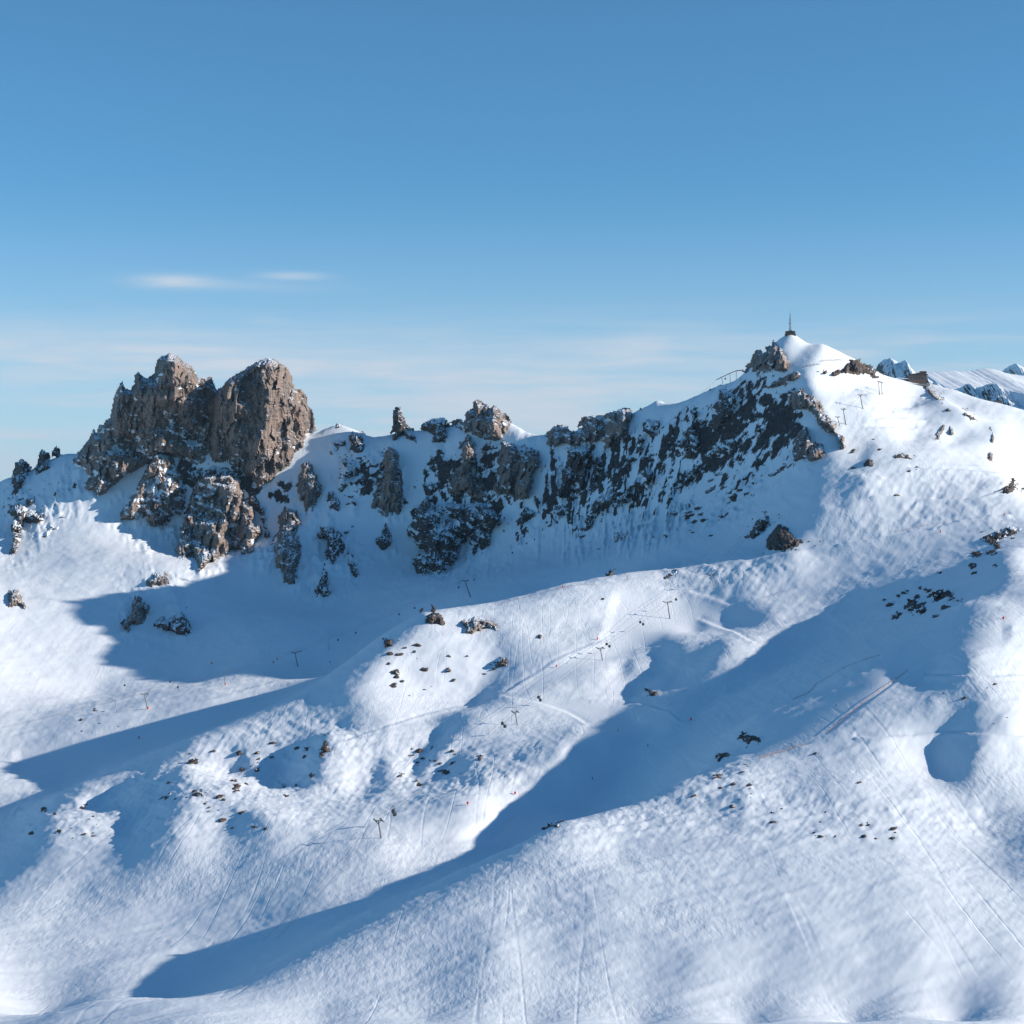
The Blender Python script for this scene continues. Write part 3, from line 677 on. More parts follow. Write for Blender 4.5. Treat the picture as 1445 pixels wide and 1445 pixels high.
    lean = np.clip(upright * (base - foot), 0, 1.1 * H + 8 if upright < .5 else 60)
    R = R + lean * np.clip(d / 7, 0, 1)
    X = (U - C0) * base / F; Z = -(V - C0) * base / F
    crack = fbm3(X / 26, base / 60 + seed, Z / 34, 4, .5, ridged=True)
    led = fbm2(U / 30 + seed, (V + 5 * fbm2(U / 25, V / 40 + seed, 2)) / 5.5, 3, .6)
    fk = min(1.0, size / 30)
    wob = 2.5 * fbm2(U / 8 + seed, V / 8, 2)
    fac = sc * (facets(U + wob + .15 * V, V - wob, 8 * fine + 2, 30 * fine + 3, seed) + .8 * facets(U + wob - .1 * V, V + wob, 3.6 * fine + 1, 13 * fine + 1.5, seed + 5))
    R = R + fade * (S + fk * fac + (1.5 + .05 * H) * crack + (.6 + .035 * H) * led)
    edge = np.clip(dj / min(7.0, .25 * small + 1.5), 0, 1) ** .8 * (1 - sky_side) + sky_side
    if upright > .5: edge = np.clip(dj / 1.5, 0, 1)
    R = R * edge + 1.0 * edge - 1.2 * np.clip(drift, 0, 1)
    R = np.where(dj < 0, np.minimum(R, .35 * R) + dj * 3.0, R)
    above = (V < np.interp(U, _gu[:, 0], CREST) + 3) | clear
    R = np.where(above, np.maximum(R, np.where(dj > 0, 1.5 + .12 * np.maximum(dj, 0), -99)), R)
    keep_v = np.where(above, dj > -.3, (R > -3.5) & (dj > -6))
    c = keep_v[:-1, :-1] & keep_v[1:, :-1] & keep_v[1:, 1:] & keep_v[:-1, 1:]
    c[:, :] = c & (base[:-1, :-1] > 10)
    if c.sum() < 4: return None
    nv = V.shape[1]
    yf = base - R
    back = np.where(above, base + np.clip(.75 * R, 1.5, 60) + (1 + .05 * H) * crack, base + 7 + .25 * H)
    back = np.maximum(back, yf + 1.0)
    idx = -np.ones(U.size, int)
    q = grid_quads(*U.shape)[c.ravel()]
    used = np.unique(q); idx[used] = np.arange(len(used)); nq = len(used)
    f = idx[q]
    # rim
    e = np.concatenate([f[:, [0, 1]], f[:, [1, 2]], f[:, [2, 3]], f[:, [3, 0]]])
    key = e.min(1) * (nq + 1) + e.max(1)
    _, inv, cnt = np.unique(key, return_inverse=True, return_counts=True)
    rim = e[cnt[inv] == 1]
    front = f[:, ::-1] + 0
    faces = np.concatenate([f, f[:, ::-1] + nq, np.stack([rim[:, 1], rim[:, 0], rim[:, 0] + nq, rim[:, 1] + nq], 1)])[:, ::-1]
    uu, vv = U.ravel()[used], V.ravel()[used]
    # knock the grid about so that no straight rows of edges are left
    ju = (vn2(uu * 7.1 + seed, vv * 5.3) - .5) * step * .8; jv = (vn2(uu * 6.3 + 90, vv * 6.7 + seed) - .5) * step * .8
    uu = uu + ju; vv = vv + jv
    a, b = yf.ravel()[used], back.ravel()[used]
    co = np.concatenate([np.stack([(uu - C0) * a / F, a, -(vv - C0) * a / F], 1), np.stack([(uu - C0) * b / F, b, -(vv - C0) * b / F], 1)])
    org = co.mean(0)
    me = np_mesh(name, co - org, faces, smooth=False)
    at = me.attributes.new('drift', 'FLOAT', 'POINT'); w = drift.ravel()[used].astype(np.float32); at.data.foreach_set('value', np.concatenate([w, w]))
    o = link_mesh(name, me, mat)
    o.location = org
    return tag(o, label, cat, group)

CRAGS = [
# (name, material, outline, label, bulk, ribs, patch)
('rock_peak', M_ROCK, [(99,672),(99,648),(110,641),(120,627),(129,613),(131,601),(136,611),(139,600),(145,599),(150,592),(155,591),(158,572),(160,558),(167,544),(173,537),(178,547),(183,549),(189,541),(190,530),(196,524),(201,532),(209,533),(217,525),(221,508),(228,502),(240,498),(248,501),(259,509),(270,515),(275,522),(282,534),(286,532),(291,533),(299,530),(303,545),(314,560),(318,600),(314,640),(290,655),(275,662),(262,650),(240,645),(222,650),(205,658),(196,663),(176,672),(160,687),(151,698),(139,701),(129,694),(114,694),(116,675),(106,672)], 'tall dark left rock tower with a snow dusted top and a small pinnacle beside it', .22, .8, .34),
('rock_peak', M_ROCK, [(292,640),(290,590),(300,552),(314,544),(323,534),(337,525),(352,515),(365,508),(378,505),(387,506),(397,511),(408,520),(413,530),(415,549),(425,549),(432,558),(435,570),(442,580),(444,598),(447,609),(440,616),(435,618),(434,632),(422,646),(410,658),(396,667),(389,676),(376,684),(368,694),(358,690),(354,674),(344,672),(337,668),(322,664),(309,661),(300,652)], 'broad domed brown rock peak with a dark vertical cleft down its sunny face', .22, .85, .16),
('rock_buttress', M_ROCK, [(229,623),(226,632),(210,643),(206,655),(202,672),(193,688),(181,705),(164,729),(162,731),(176,736),(186,740),(191,750),(202,742),(219,745),(241,740),(257,724),(262,710),(266,690),(258,670),(252,662),(245,646),(236,637)], 'sunlit brown buttress with a pointed top standing below the left rock tower', .30, 1.0, .42),
('rock_buttress', M_ROCK, [(276,679),(285,670),(297,668),(326,667),(337,681),(344,704),(354,709),(362,728),(368,749),(365,782),(351,789),(337,783),(328,778),(321,784),(309,790),(297,801),(283,810),(273,791),(269,787),(254,796),(242,777),(250,755),(257,737),(261,715),(273,690)], 'wide stepped brown buttress below the domed peak with its foot in sunlit snow', .30, 1.1, .22),
('rock_outcrop', M_DARK, [(300,655),(322,662),(340,670),(344,690),(330,686),(300,690),(275,695),(262,680),(262,664),(280,662)], 'snow streaked rock band joining the domed peak to the stepped buttress', .22, 1.0, .5),
('rock_outcrop', M_DARK, [(352,690),(360,702),(372,712),(378,735),(384,760),(376,768),(370,745),(360,722),(348,706)], 'thin dark rock streak right of the stepped buttress', .3, 1.0, .4),
('rock_outcrop', M_DARK, [(480,645),(497,646),(514,652),(510,668),(498,675),(488,690),(478,700),(472,684),(478,664)], 'scattered dark rock patch on the snow left of the tall slab', .26, 1.0, .6),
('rock_outcrop', M_DARK, [(461,692),(470,690),(480,705),(482,722),(470,726),(462,712)], 'dark rock shard between the oval pillar and the tall slab', .32, 1.0, .3),
('rock_outcrop', M_DARK, [(596,682),(606,676),(616,680),(622,690),(612,700),(598,704)], 'dark rock wedge above the largest shaded buttress', .32, 1.0, .3),
('rock_pillar', M_ROCK, [(437,647),(425,655),(420,679),(417,703),(430,722),(441,726),(455,698),(455,681),(448,665)], 'oval brown rock pillar right of the domed peak, lit on its left half', .42, .9, .08),
('rock_outcrop', M_ROCK, [(404,715),(394,727),(390,758),(385,780),(392,805),(397,822),(418,827),(420,798),(423,787),(425,767),(416,753),(423,737),(418,720)], 'narrow dark outcrop with one sunlit brown rib under the oval pillar', .40, 1.0, .2),
('rock_outcrop', M_DARK, [(451,739),(446,754),(456,767),(456,784),(463,801),(470,801),(486,780),(486,758),(470,742)], 'dark shaded outcrop with a snow cap right of the narrow ribbed outcrop', .40, 1.0, .22),
('rock_outcrop', M_DARK, [(457,800),(441,832),(448,844),(460,846),(468,836),(463,805)], 'lowest small dark outcrop hanging in the shaded bowl below the snow capped one', .40, 1.0, .2),
('rock_outcrop', M_DARK, [(496,784),(488,794),(496,813),(502,818),(510,810),(505,798)], 'small shaded outcrop streaked with snow left of the tall slab', .40, 1.0, .4),
('rock_outcrop', M_DARK, [(495,606),(503,607),(510,611),(516,627),(514,641),(503,642),(493,634),(491,618)], 'small brown crag on the low saddle right of the domed peak', .45, .9, .15),
('rock_outcrop', M_DARK, [(463,627),(477,634),(489,630),(488,620),(476,619),(468,621)], 'snow dusted rock band on the low saddle', .40, 1.0, .5),
('rock_outcrop', M_DARK, [(474,599),(480,597),(484,601),(478,606),(470,606)], 'tiny rock tip on top of the low snowy saddle', .40, 1.0, .3),
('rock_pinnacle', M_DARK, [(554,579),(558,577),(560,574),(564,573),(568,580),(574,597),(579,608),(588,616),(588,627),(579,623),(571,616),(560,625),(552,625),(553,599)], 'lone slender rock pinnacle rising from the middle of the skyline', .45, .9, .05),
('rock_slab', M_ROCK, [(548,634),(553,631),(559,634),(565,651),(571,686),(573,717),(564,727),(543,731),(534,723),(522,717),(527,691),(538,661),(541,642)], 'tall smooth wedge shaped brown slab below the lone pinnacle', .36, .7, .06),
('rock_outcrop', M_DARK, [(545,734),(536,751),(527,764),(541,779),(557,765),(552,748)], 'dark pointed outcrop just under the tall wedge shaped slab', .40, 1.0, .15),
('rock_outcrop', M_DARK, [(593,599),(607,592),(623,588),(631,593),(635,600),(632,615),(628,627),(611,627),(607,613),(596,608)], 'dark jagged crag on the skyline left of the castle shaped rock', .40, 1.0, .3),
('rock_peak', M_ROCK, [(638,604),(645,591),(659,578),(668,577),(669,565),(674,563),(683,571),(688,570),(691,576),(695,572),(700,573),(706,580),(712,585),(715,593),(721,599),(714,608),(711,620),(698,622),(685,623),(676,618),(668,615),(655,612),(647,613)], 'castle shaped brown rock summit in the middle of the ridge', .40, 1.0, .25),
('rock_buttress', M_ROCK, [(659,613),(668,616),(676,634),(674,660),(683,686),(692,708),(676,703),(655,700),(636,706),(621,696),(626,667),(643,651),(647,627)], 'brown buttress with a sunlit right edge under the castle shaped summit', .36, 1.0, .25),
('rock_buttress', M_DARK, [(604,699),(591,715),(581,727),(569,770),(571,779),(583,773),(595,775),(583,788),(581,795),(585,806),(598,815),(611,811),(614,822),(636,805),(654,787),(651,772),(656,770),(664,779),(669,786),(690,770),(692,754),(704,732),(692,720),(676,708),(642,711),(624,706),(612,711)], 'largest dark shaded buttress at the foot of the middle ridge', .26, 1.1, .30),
('rock_buttress', M_ROCK, [(712,622),(725,627),(747,630),(759,634),(764,658),(757,668),(754,689),(751,706),(726,706),(721,701),(707,705),(697,687),(700,660),(704,634)], 'square brown buttress split by a gully right of the castle shaped summit', .36, 1.1, .2),
('rock_outcrop', M_DARK, [(742,713),(754,722),(754,729),(733,745),(721,755),(723,745),(732,725)], 'slanting dark outcrop below the square buttress', .40, 1.0, .2),
('rock_outcrop', M_ROCK, [(771,616),(778,604),(794,599),(806,602),(818,606),(823,587),(837,586),(853,587),(854,582),(868,579),(877,576),(888,577),(896,580),(896,591),(889,604),(889,616),(873,627),(856,637),(846,627),(830,626),(818,632),(794,634),(773,630)], 'long flat topped brown rock wall on the skyline right of the middle', .42, 1.1, .25),
('rock_buttress', M_DARK, [(801,632),(818,629),(835,632),(834,655),(828,682),(818,701),(797,703),(783,710),(787,686),(794,658)], 'tall dark triangular buttress under the flat topped wall', .38, 1.0, .18),
('rock_outcrop', M_DARK, [(841,637),(851,651),(846,686),(837,698),(831,691),(835,665)], 'narrow dark rib right of the triangular buttress', .42, 1.0, .2),
('rock_outcrop', M_DARK, [(783,712),(806,713),(804,725),(787,743),(778,735),(776,722)], 'broken dark rocks below the triangular buttress', .40, 1.0, .6),
('rock_outcrop', M_DARK, [(839,705),(863,691),(868,696),(863,713),(846,724),(841,738),(818,760),(818,746),(828,725)], 'slanting chain of dark rock running down into the shaded bowl', .40, 1.0, .3),
('rock_outcrop', M_DARK, [(894,674),(911,656),(924,667),(925,679),(915,693),(898,691),(892,703),(882,722),(865,720),(873,696),(884,684)], 'wide broken dark crag in the middle of the right shaded face', .36, 1.0, .5),
('rock_outcrop', M_ROCK, [(872,753),(885,751),(880,762),(865,770)], 'small lone brown rock low on the shaded face', .45, .8, .05),
('rock_outcrop', M_DARK, [(908,584),(918,590),(932,596),(929,616),(913,618),(911,642),(889,658),(884,648),(898,634),(902,610)], 'ragged dark rib below the sunny snow cornice', .36, 1.0, .5),
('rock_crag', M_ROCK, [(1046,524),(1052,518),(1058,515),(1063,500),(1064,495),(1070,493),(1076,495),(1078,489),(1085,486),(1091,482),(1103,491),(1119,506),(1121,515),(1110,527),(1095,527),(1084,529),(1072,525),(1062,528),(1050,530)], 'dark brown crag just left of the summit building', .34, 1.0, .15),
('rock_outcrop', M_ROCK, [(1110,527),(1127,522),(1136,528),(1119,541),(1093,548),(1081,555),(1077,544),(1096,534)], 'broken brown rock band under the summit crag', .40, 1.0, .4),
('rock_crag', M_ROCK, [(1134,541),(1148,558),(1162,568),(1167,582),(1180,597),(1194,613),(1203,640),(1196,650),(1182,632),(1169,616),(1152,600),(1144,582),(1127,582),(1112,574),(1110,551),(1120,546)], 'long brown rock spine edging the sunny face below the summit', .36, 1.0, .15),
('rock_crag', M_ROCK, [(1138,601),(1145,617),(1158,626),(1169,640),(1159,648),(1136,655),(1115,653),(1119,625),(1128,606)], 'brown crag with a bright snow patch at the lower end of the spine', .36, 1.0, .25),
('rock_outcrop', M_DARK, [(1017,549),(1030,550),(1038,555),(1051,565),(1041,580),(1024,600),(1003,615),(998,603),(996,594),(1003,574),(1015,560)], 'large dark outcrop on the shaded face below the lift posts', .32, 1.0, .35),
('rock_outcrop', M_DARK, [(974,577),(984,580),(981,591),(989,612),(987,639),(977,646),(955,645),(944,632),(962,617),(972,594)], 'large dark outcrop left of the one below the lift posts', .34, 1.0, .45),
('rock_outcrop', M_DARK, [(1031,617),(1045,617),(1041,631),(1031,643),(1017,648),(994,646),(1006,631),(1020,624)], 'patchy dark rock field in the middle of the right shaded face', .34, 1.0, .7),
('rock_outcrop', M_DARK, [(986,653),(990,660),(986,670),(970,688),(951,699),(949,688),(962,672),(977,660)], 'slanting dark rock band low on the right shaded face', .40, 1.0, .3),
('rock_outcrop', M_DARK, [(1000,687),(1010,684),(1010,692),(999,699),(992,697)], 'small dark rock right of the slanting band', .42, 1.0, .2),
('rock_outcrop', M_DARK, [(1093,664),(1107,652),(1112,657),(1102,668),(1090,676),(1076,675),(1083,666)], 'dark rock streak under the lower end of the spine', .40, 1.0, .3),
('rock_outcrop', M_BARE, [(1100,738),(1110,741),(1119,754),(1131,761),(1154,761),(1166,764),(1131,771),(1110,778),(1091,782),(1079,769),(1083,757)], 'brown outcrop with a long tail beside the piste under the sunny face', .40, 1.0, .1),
('rock_outcrop', M_BARE, [(1071,731),(1086,728),(1086,738),(1076,754),(1062,766),(1048,759),(1058,747)], 'dark outcrop with a sunny snow cap left of the long tailed one', .36, 1.0, .35),
('rock_outcrop', M_BARE, [(1150,524),(1163,520),(1175,522),(1190,519),(1196,511),(1200,503),(1211,507),(1221,512),(1230,517),(1238,526),(1243,533),(1232,536),(1217,530),(1194,528),(1177,533),(1161,532)], 'long brown cliff band just under the top of the summit snowfield', .45, 1.0, .12),
('rock_outcrop', M_ROCK, [(1302,541),(1312,545),(1322,556),(1335,568),(1330,571),(1316,561),(1305,549)], 'brown rocks along the lip below the lift station', .5, 1.0, .2),
('rock_outcrop', M_ROCK, [(1352,576),(1365,577),(1380,590),(1381,596),(1369,594),(1356,587)], 'sunlit brown rocks on the crest of the right shoulder', .40, 1.0, .15),
('rock_outcrop', M_DARK, [(1321,579),(1330,576),(1340,573),(1344,580),(1332,584)], 'dark rocks on the shaded side of the right shoulder', .40, 1.0, .3),
('rock_outcrop', M_ROCK, [(1331,598),(1336,600),(1331,610),(1328,624),(1317,622),(1322,610)], 'brown rock fin casting a long shadow on the sunny face', .50, .8, .05),
('rock_outcrop', M_ROCK, [(1340,599),(1345,605),(1347,614),(1340,616),(1338,606)], 'smaller brown fin next to the long shadowed one', .50, .8, .05),
('rock_outcrop', M_ROCK, [(1395,597),(1400,604),(1404,618),(1401,628),(1397,624),(1398,612)], 'thin brown rock rib at the right edge of the shoulder', .45, .9, .2),
('rock_outcrop', M_ROCK, [(1396,634),(1403,640),(1402,652),(1392,649)], 'small brown knob under the thin rib of the shoulder', .45, .9, .2),
('rock_outcrop', M_BARE, [(1224,645),(1234,650),(1231,660),(1214,660)], 'small brown rock in the snow right of the spine foot', .45, .9, .1),
('rock_outcrop', M_BARE, [(1272,638),(1282,641),(1292,649),(1276,649),(1260,648),(1262,641)], 'low dark rock in the middle of the sunny face', .40, .9, .4),
('rock_outcrop', M_BARE, [(1411,690),(1430,678),(1440,690),(1425,700),(1414,698)], 'dark rocks at the right end of the road cut face', .40, .9, .2),
('rock_outcrop', M_BARE, [(1386,757),(1405,748),(1425,741),(1445,745),(1430,756),(1410,764),(1395,776)], 'broken dark rocks in the upper end of the diagonal shadow', .34, .9, .6),
('rock_outcrop', M_DARK, [(16,668),(20,652),(26,650),(31,645),(46,661),(41,679),(28,697),(14,700)], 'pointed dark crag at the left end of the skyline', .36, 1.0, .2),
('rock_outcrop', M_DARK, [(48,662),(54,645),(60,633),(68,639),(74,660),(62,669),(46,676)], 'second dark crag from the left end of the skyline', .40, 1.0, .1),
('rock_outcrop', M_DARK, [(72,639),(79,628),(87,636),(89,644),(81,655)], 'small dark crag with a white tip third from the left end', .42, .9, .1),
('rock_outcrop', M_DARK, [(37,703),(51,701),(53,710),(39,718)], 'small dark rock under the left end crags', .42, .9, .1),
('rock_outcrop', M_DARK, [(12,712),(25,708),(37,716),(62,724),(62,735),(51,740),(38,738),(30,752),(22,782),(10,790)], 'big dark crag in shadow at the left edge', .34, 1.0, .3),
('rock_outcrop', M_ROCK, [(10,832),(23,828),(32,837),(39,852),(36,863),(28,858),(10,860)], 'brown rock on the sunny slope at the left edge', .42, .9, .1),
('rock_outcrop', M_DARK, [(60,757),(70,740),(76,738),(84,741),(82,748),(72,753),(64,764)], 'little sunlit rock knob above the left sunny slope', .42, .9, .65),
('rock_outcrop', M_ROCK, [(193,837),(200,838),(212,859),(202,882),(188,883),(181,895),(167,887),(171,876),(182,860)], 'brown sharp edged crag at the rim of the sunny left slope', .42, .9, .1),
('rock_outcrop', M_ROCK, [(203,825),(206,815),(219,807),(236,807),(248,828),(236,828),(224,829),(210,830)], 'dark cliff band under the bright snow dome on the left', .45, 1.0, .2),
('rock_outcrop', M_DARK, [(226,861),(234,873),(246,868),(257,861),(266,873),(275,891),(262,898),(240,896),(221,890),(217,880)], 'row of dark rocks in shadow below the snow dome', .38, 1.0, .45),
('rock_outcrop', M_BARE, [(595,874),(602,862),(611,861),(621,860),(628,872),(628,886),(612,884),(600,880)], 'brown rocks crowning the sunny knoll, left of two', .42, 1.0, .2),
('rock_outcrop', M_ROCK, [(641,878),(650,872),(662,872),(668,868),(675,869),(697,872),(704,884),(700,894),(690,889),(668,896),(650,898),(654,884)], 'reddish brown rocks crowning the sunny knoll, right of two', .38, 1.0, .3),
('rock_outcrop', M_BARE, [(541,903),(553,901),(555,912),(548,914),(543,922)], 'dark rock on the left crest of the sunny knoll', .42, 1.0, .3),
('rock_outcrop', M_BARE, [(684,949),(692,943),(703,927),(712,924),(717,930),(716,942),(701,945)], 'brown patch of bare rock low on the sunny knoll', .28, 1.0, .6),
('rock_outcrop', M_BARE, [(461,1041),(464,1050),(470,1062),(460,1064),(453,1073),(448,1071),(450,1056),(455,1048)], 'black rock above a pool of shadow on the lower left slope', .45, 1.0, .3),
('rock_outcrop', M_BARE, [(1053,1036),(1062,1037),(1074,1040),(1072,1047),(1064,1047),(1055,1053),(1042,1041)], 'dark rocks at the tip of the lit spur beside the diagonal shadow', .42, 1.0, .3),
('rock_outcrop', M_BARE, [(1010,1075),(1016,1063),(1024,1062),(1031,1066),(1022,1070),(1014,1076)], 'dark ledge below the rocks at the spur tip', .42, 1.0, .3),
('rock_outcrop', M_BARE, [(913,971),(919,975),(928,975),(926,982),(917,983)], 'single black rock on the upper edge of the diagonal shadow', .5, .8, .05),
('rock_outcrop', M_BARE, [(1279,862),(1284,852),(1289,847),(1294,853),(1301,850),(1299,858),(1288,863)], 'black pointed rock inside the diagonal shadow', .42, .9, .25),
('rock_outcrop', M_BARE, [(1317,838),(1326,834),(1338,834),(1348,842),(1356,847),(1342,846),(1328,844),(1318,848)], 'black rock cluster by the lower edge of the diagonal shadow', .38, .9, .45),
('rock_outcrop', M_BARE, [(226,1129),(262,1122),(288,1128),(290,1119),(272,1113),(268,1124)], 'dark rocks in the hollow of the lower left slope', .34, .9, .6),
('rock_outcrop', M_BARE, [(767,1168),(778,1163),(792,1160),(790,1168),(776,1172)], 'small dark rocks at the lower tip of the near spur', .34, .9, .4),
('rock_outcrop', M_BARE, [(935,815),(941,809),(956,803),(958,808),(950,814),(938,818)], 'low brown rocks at the bend of the knoll crest', .30, .9, .6),
('rock_outcrop', M_BARE, [(855,814),(861,806),(867,803),(864,812),(858,817)], 'small brown edge where the crest meets the shaded bowl', .42, .9, .2),
]
PROWS = {0: ([(246, 480), (247, 560), (236, 640), (225, 720)], 150, 62, 115), 1: ([(326, 480), (322, 560), (312, 640), (316, 720)], 30, 128, 95)}
for k, (name, mat, outline, label, bulk, ribs, patch) in enumerate(CRAGS):
    big = name == 'rock_peak'
    crag(name, outline, mat, label, bulk, ribs, patch, seed=3.7 * k + 1, cat='rock peak' if big else 'rock outcrop', fine=.8 if max(np.ptp(np.array(outline), axis=0)) > 40 else .55, prow=PROWS.get(k), upright=.38 if mat is not M_BARE else .45 if max(np.ptp(np.array(outline), axis=0)) > 25 else .75)

# ------------------------------------------------------------------ small rocks standing out of the snow
def small_rock(u, v, w, h, slant, label, group, rnd, mat=None):
    n = 9; pts = []
    for i in range(n):
        a = 2 * math.pi * i / n; r = rnd.uniform(.62, 1.15)
        x, y = math.cos(a) * w / 2 * r, math.sin(a) * h / 2 * r
        pts.append((u + x - slant * y, v + y))
    return crag('rock', pts, mat or M_DARK, label, rnd.uniform(.7, 1.0), 1.0, rnd.choice((.0, .1, .25, .4)), seed=rnd.uniform(0, 300), cat='rock', group=group, step=1.0, fine=.5, upright=.8)

FIELDS = [
 ([(885,640),(930,585),(1000,565),(1060,560),(1110,580),(1140,600),(1120,660),(1060,700),(960,740),(890,720)], 26, (4, 12), .8, 'small dark rock poking out of the shaded snow of the right ridge face', 'small rocks on the shaded right ridge face'),
 ([(930,720),(1000,690),(1070,690),(1090,720),(1040,740),(1010,790),(940,800),(900,760)], 18, (4, 10), .9, 'small slanting rock low on the shaded right face above the knoll crest', 'small slanting rocks above the knoll crest'),
 ([(470,650),(530,640),(520,700),(520,780),(490,770),(478,700)], 16, (4, 9), .2, 'small dark rock in the snow gully left of the tall slab', 'small rocks left of the tall slab'),
 ([(580,640),(620,640),(625,680),(590,700),(576,690)], 6, (3, 7), .2, 'small dark rock in the snow couloir right of the tall slab', 'small rocks in the snow couloir'),
 ([(690,700),(760,720),(800,760),(870,700),(900,740),(860,790),(760,800),(700,780)], 12, (4, 9), .8, 'small dark rock in shade below the square and triangular buttresses', 'small rocks below the middle buttresses'),
 ([(28,690),(60,672),(100,680),(90,740),(60,760),(30,760)], 8, (4, 9), .6, 'small dark rock on the shaded snow near the left edge', 'small rocks near the left edge'),
 ([(545,905),(600,890),(660,900),(720,920),(715,950),(640,960),(570,985),(545,960)], 30, (3, 12), .0, 'small brown rock scattered on the sunny knoll', 'small rocks on the sunny knoll'),
 ([(230,1080),(290,1045),(350,1055),(400,1045),(450,1060),(440,1110),(380,1170),(300,1175),(230,1140)], 40, (3, 13), .6, 'small dark rock on the bumpy lower left slope', 'small rocks on the lower left slope'),
 ([(30,1180),(60,1140),(110,1135),(150,1130),(130,1185)], 18, (3, 9), .5, 'small dark rock on the lowest snow hump at the left', 'small rocks on the lowest left hump'),
 ([(1010,1090),(1060,1080),(1060,1130),(990,1140),(960,1130)], 18, (3, 13), 1.0, 'small dark rock on the near spur beside its crest', 'small rocks on the near spur'),
 ([(1050,1140),(1180,1130),(1270,1165),(1260,1188),(1060,1188)], 20, (3, 10), .5, 'small dark rock at the foot of the near slope', 'small rocks at the foot of the near slope'),
 ([(1240,850),(1290,820),(1380,770),(1421,750),(1421,800),(1370,840),(1290,890),(1250,890)], 30, (3, 11), .9, 'small black rock inside the diagonal shadow', 'small rocks inside the diagonal shadow'),
 ([(25,1050),(60,1020),(140,1000),(240,990),(230,1010),(150,1035),(60,1050)], 12, (2.5, 5), .3, 'dark stone lying on the sunny left piste', 'stones on the sunny left piste'),
 ([(1170,560),(1290,555),(1300,640),(1290,700),(1190,700),(1180,640)], 14, (3, 7), .3, 'small rock on the sunny face under the station', 'small rocks on the sunny face'),
 ([(370,880),(500,870),(510,930),(430,950),(370,945)], 8, (2.5, 5), .2, 'dark stone on the floor of the shaded bowl', 'stones on the floor of the shaded bowl'),
 ([(560,1060),(640,1045),(660,1090),(600,1110),(560,1100)], 18, (3, 9), .6, 'small dark rock by the shadowed gully under the knoll', 'small rocks by the shadowed gully'),
 ([(1280,960),(1421,900),(1421,1030),(1320,1020)], 10, (3, 7), .8, 'small grey rock on the sunny slope at the right edge', 'small rocks on the right edge slope'),
]
rnd = random.Random(11)
for poly, count, (s0, s1), slant, label, group in FIELDS:
    p = np.array(poly, float); done = 0
    while done < count:
        u = rnd.uniform(p[:, 0].min(), p[:, 0].max()); v = rnd.uniform(p[:, 1].min(), p[:, 1].max())
        if not inside(poly, np.array([u]), np.array([v]))[0] or fbm2(np.array([u / 40.]), np.array([v / 40.]), 2)[0] < rnd.uniform(-.5, .2): continue
        q = rnd.random() ** 2.2
        w = s0 + (s1 - s0) * q; h = w * rnd.uniform(.45, .95)
        small_rock(u, v, w * 1.25, h, slant * rnd.uniform(.5, 1.4), label, group, rnd, M_BARE if 'knoll' in label or 'sunny' in label or 'slope' in label or 'spur' in label or 'hump' in label or 'diagonal' in label else M_DARK)
        done += 1
for u, v, w, h, label in [(558,948,17,11,'dark oval boulder with a snow spot on the sunny knoll'), (599,945,14,10,'dark oval boulder casting shadow in the middle of the sunny knoll'), (632,946,12,11,'dark boulder left of the bare brown patch on the knoll'), (568,961,9,6,'small dark boulder under the snow spotted one on the knoll'), (585,920,8,6,'small dark boulder under the knoll crest rocks'), (762,898,9,8,'blue grey boulder alone on the piste slope right of the knoll'), (851,845,7,5,'lone dark rock on the crest slope right of the knoll'), (1033,1138,7,6,'lone round boulder on the bright near slope'), (677,1070,7,8,'dark rock below the pylon on the moguls'), (337,1063,9,9,'black boulder on the upper edge of the lower left slope'), (341,1085,8,6,'black boulder in a shaded hollow of the lower left slope'), (362,1086,12,7,'black boulder on the rim of the shaded hollow'), (327,1168,5,5,'round dark stone at the bottom of the lower left slope'), (114,1016,7,4,'dark stone cluster beside the left piste'), (1150,1063,6,4,'dark stone below the orange fence'), (1212,1104,8,5,'dark stone alone on the broad near slope')]:
    small_rock(u, v, w, h, .1, label, None, rnd, M_BARE)

# ------------------------------------------------------------------ lifts, buildings, fences
M_STEEL = plain('lift_steel', (.16, .17, .18), .5, .3)
M_DARKSTEEL = plain('dark_steel', (.05, .055, .065), .5, .3)
M_CABIN = plain('cabin_paint', (.035, .04, .05), .35)
M_GLASS = plain('tinted_glass', (.05, .07, .09), .15)
M_WOOD = plain('weathered_wood', (.10, .055, .035), .8)
M_STONE = plain('station_stone', (.17, .12, .095), .85)
M_ROOF = plain('dark_roof', (.055, .045, .045), .7)
M_ORANGE = plain('orange_padding', (.75, .17, .04), .6)
M_NET = plain('faded_orange_net', (.42, .20, .11), .8)
M_RED = plain('red_marker', (.70, .06, .04), .6)
M_CONCRETE = plain('concrete', (.30, .29, .28), .85)

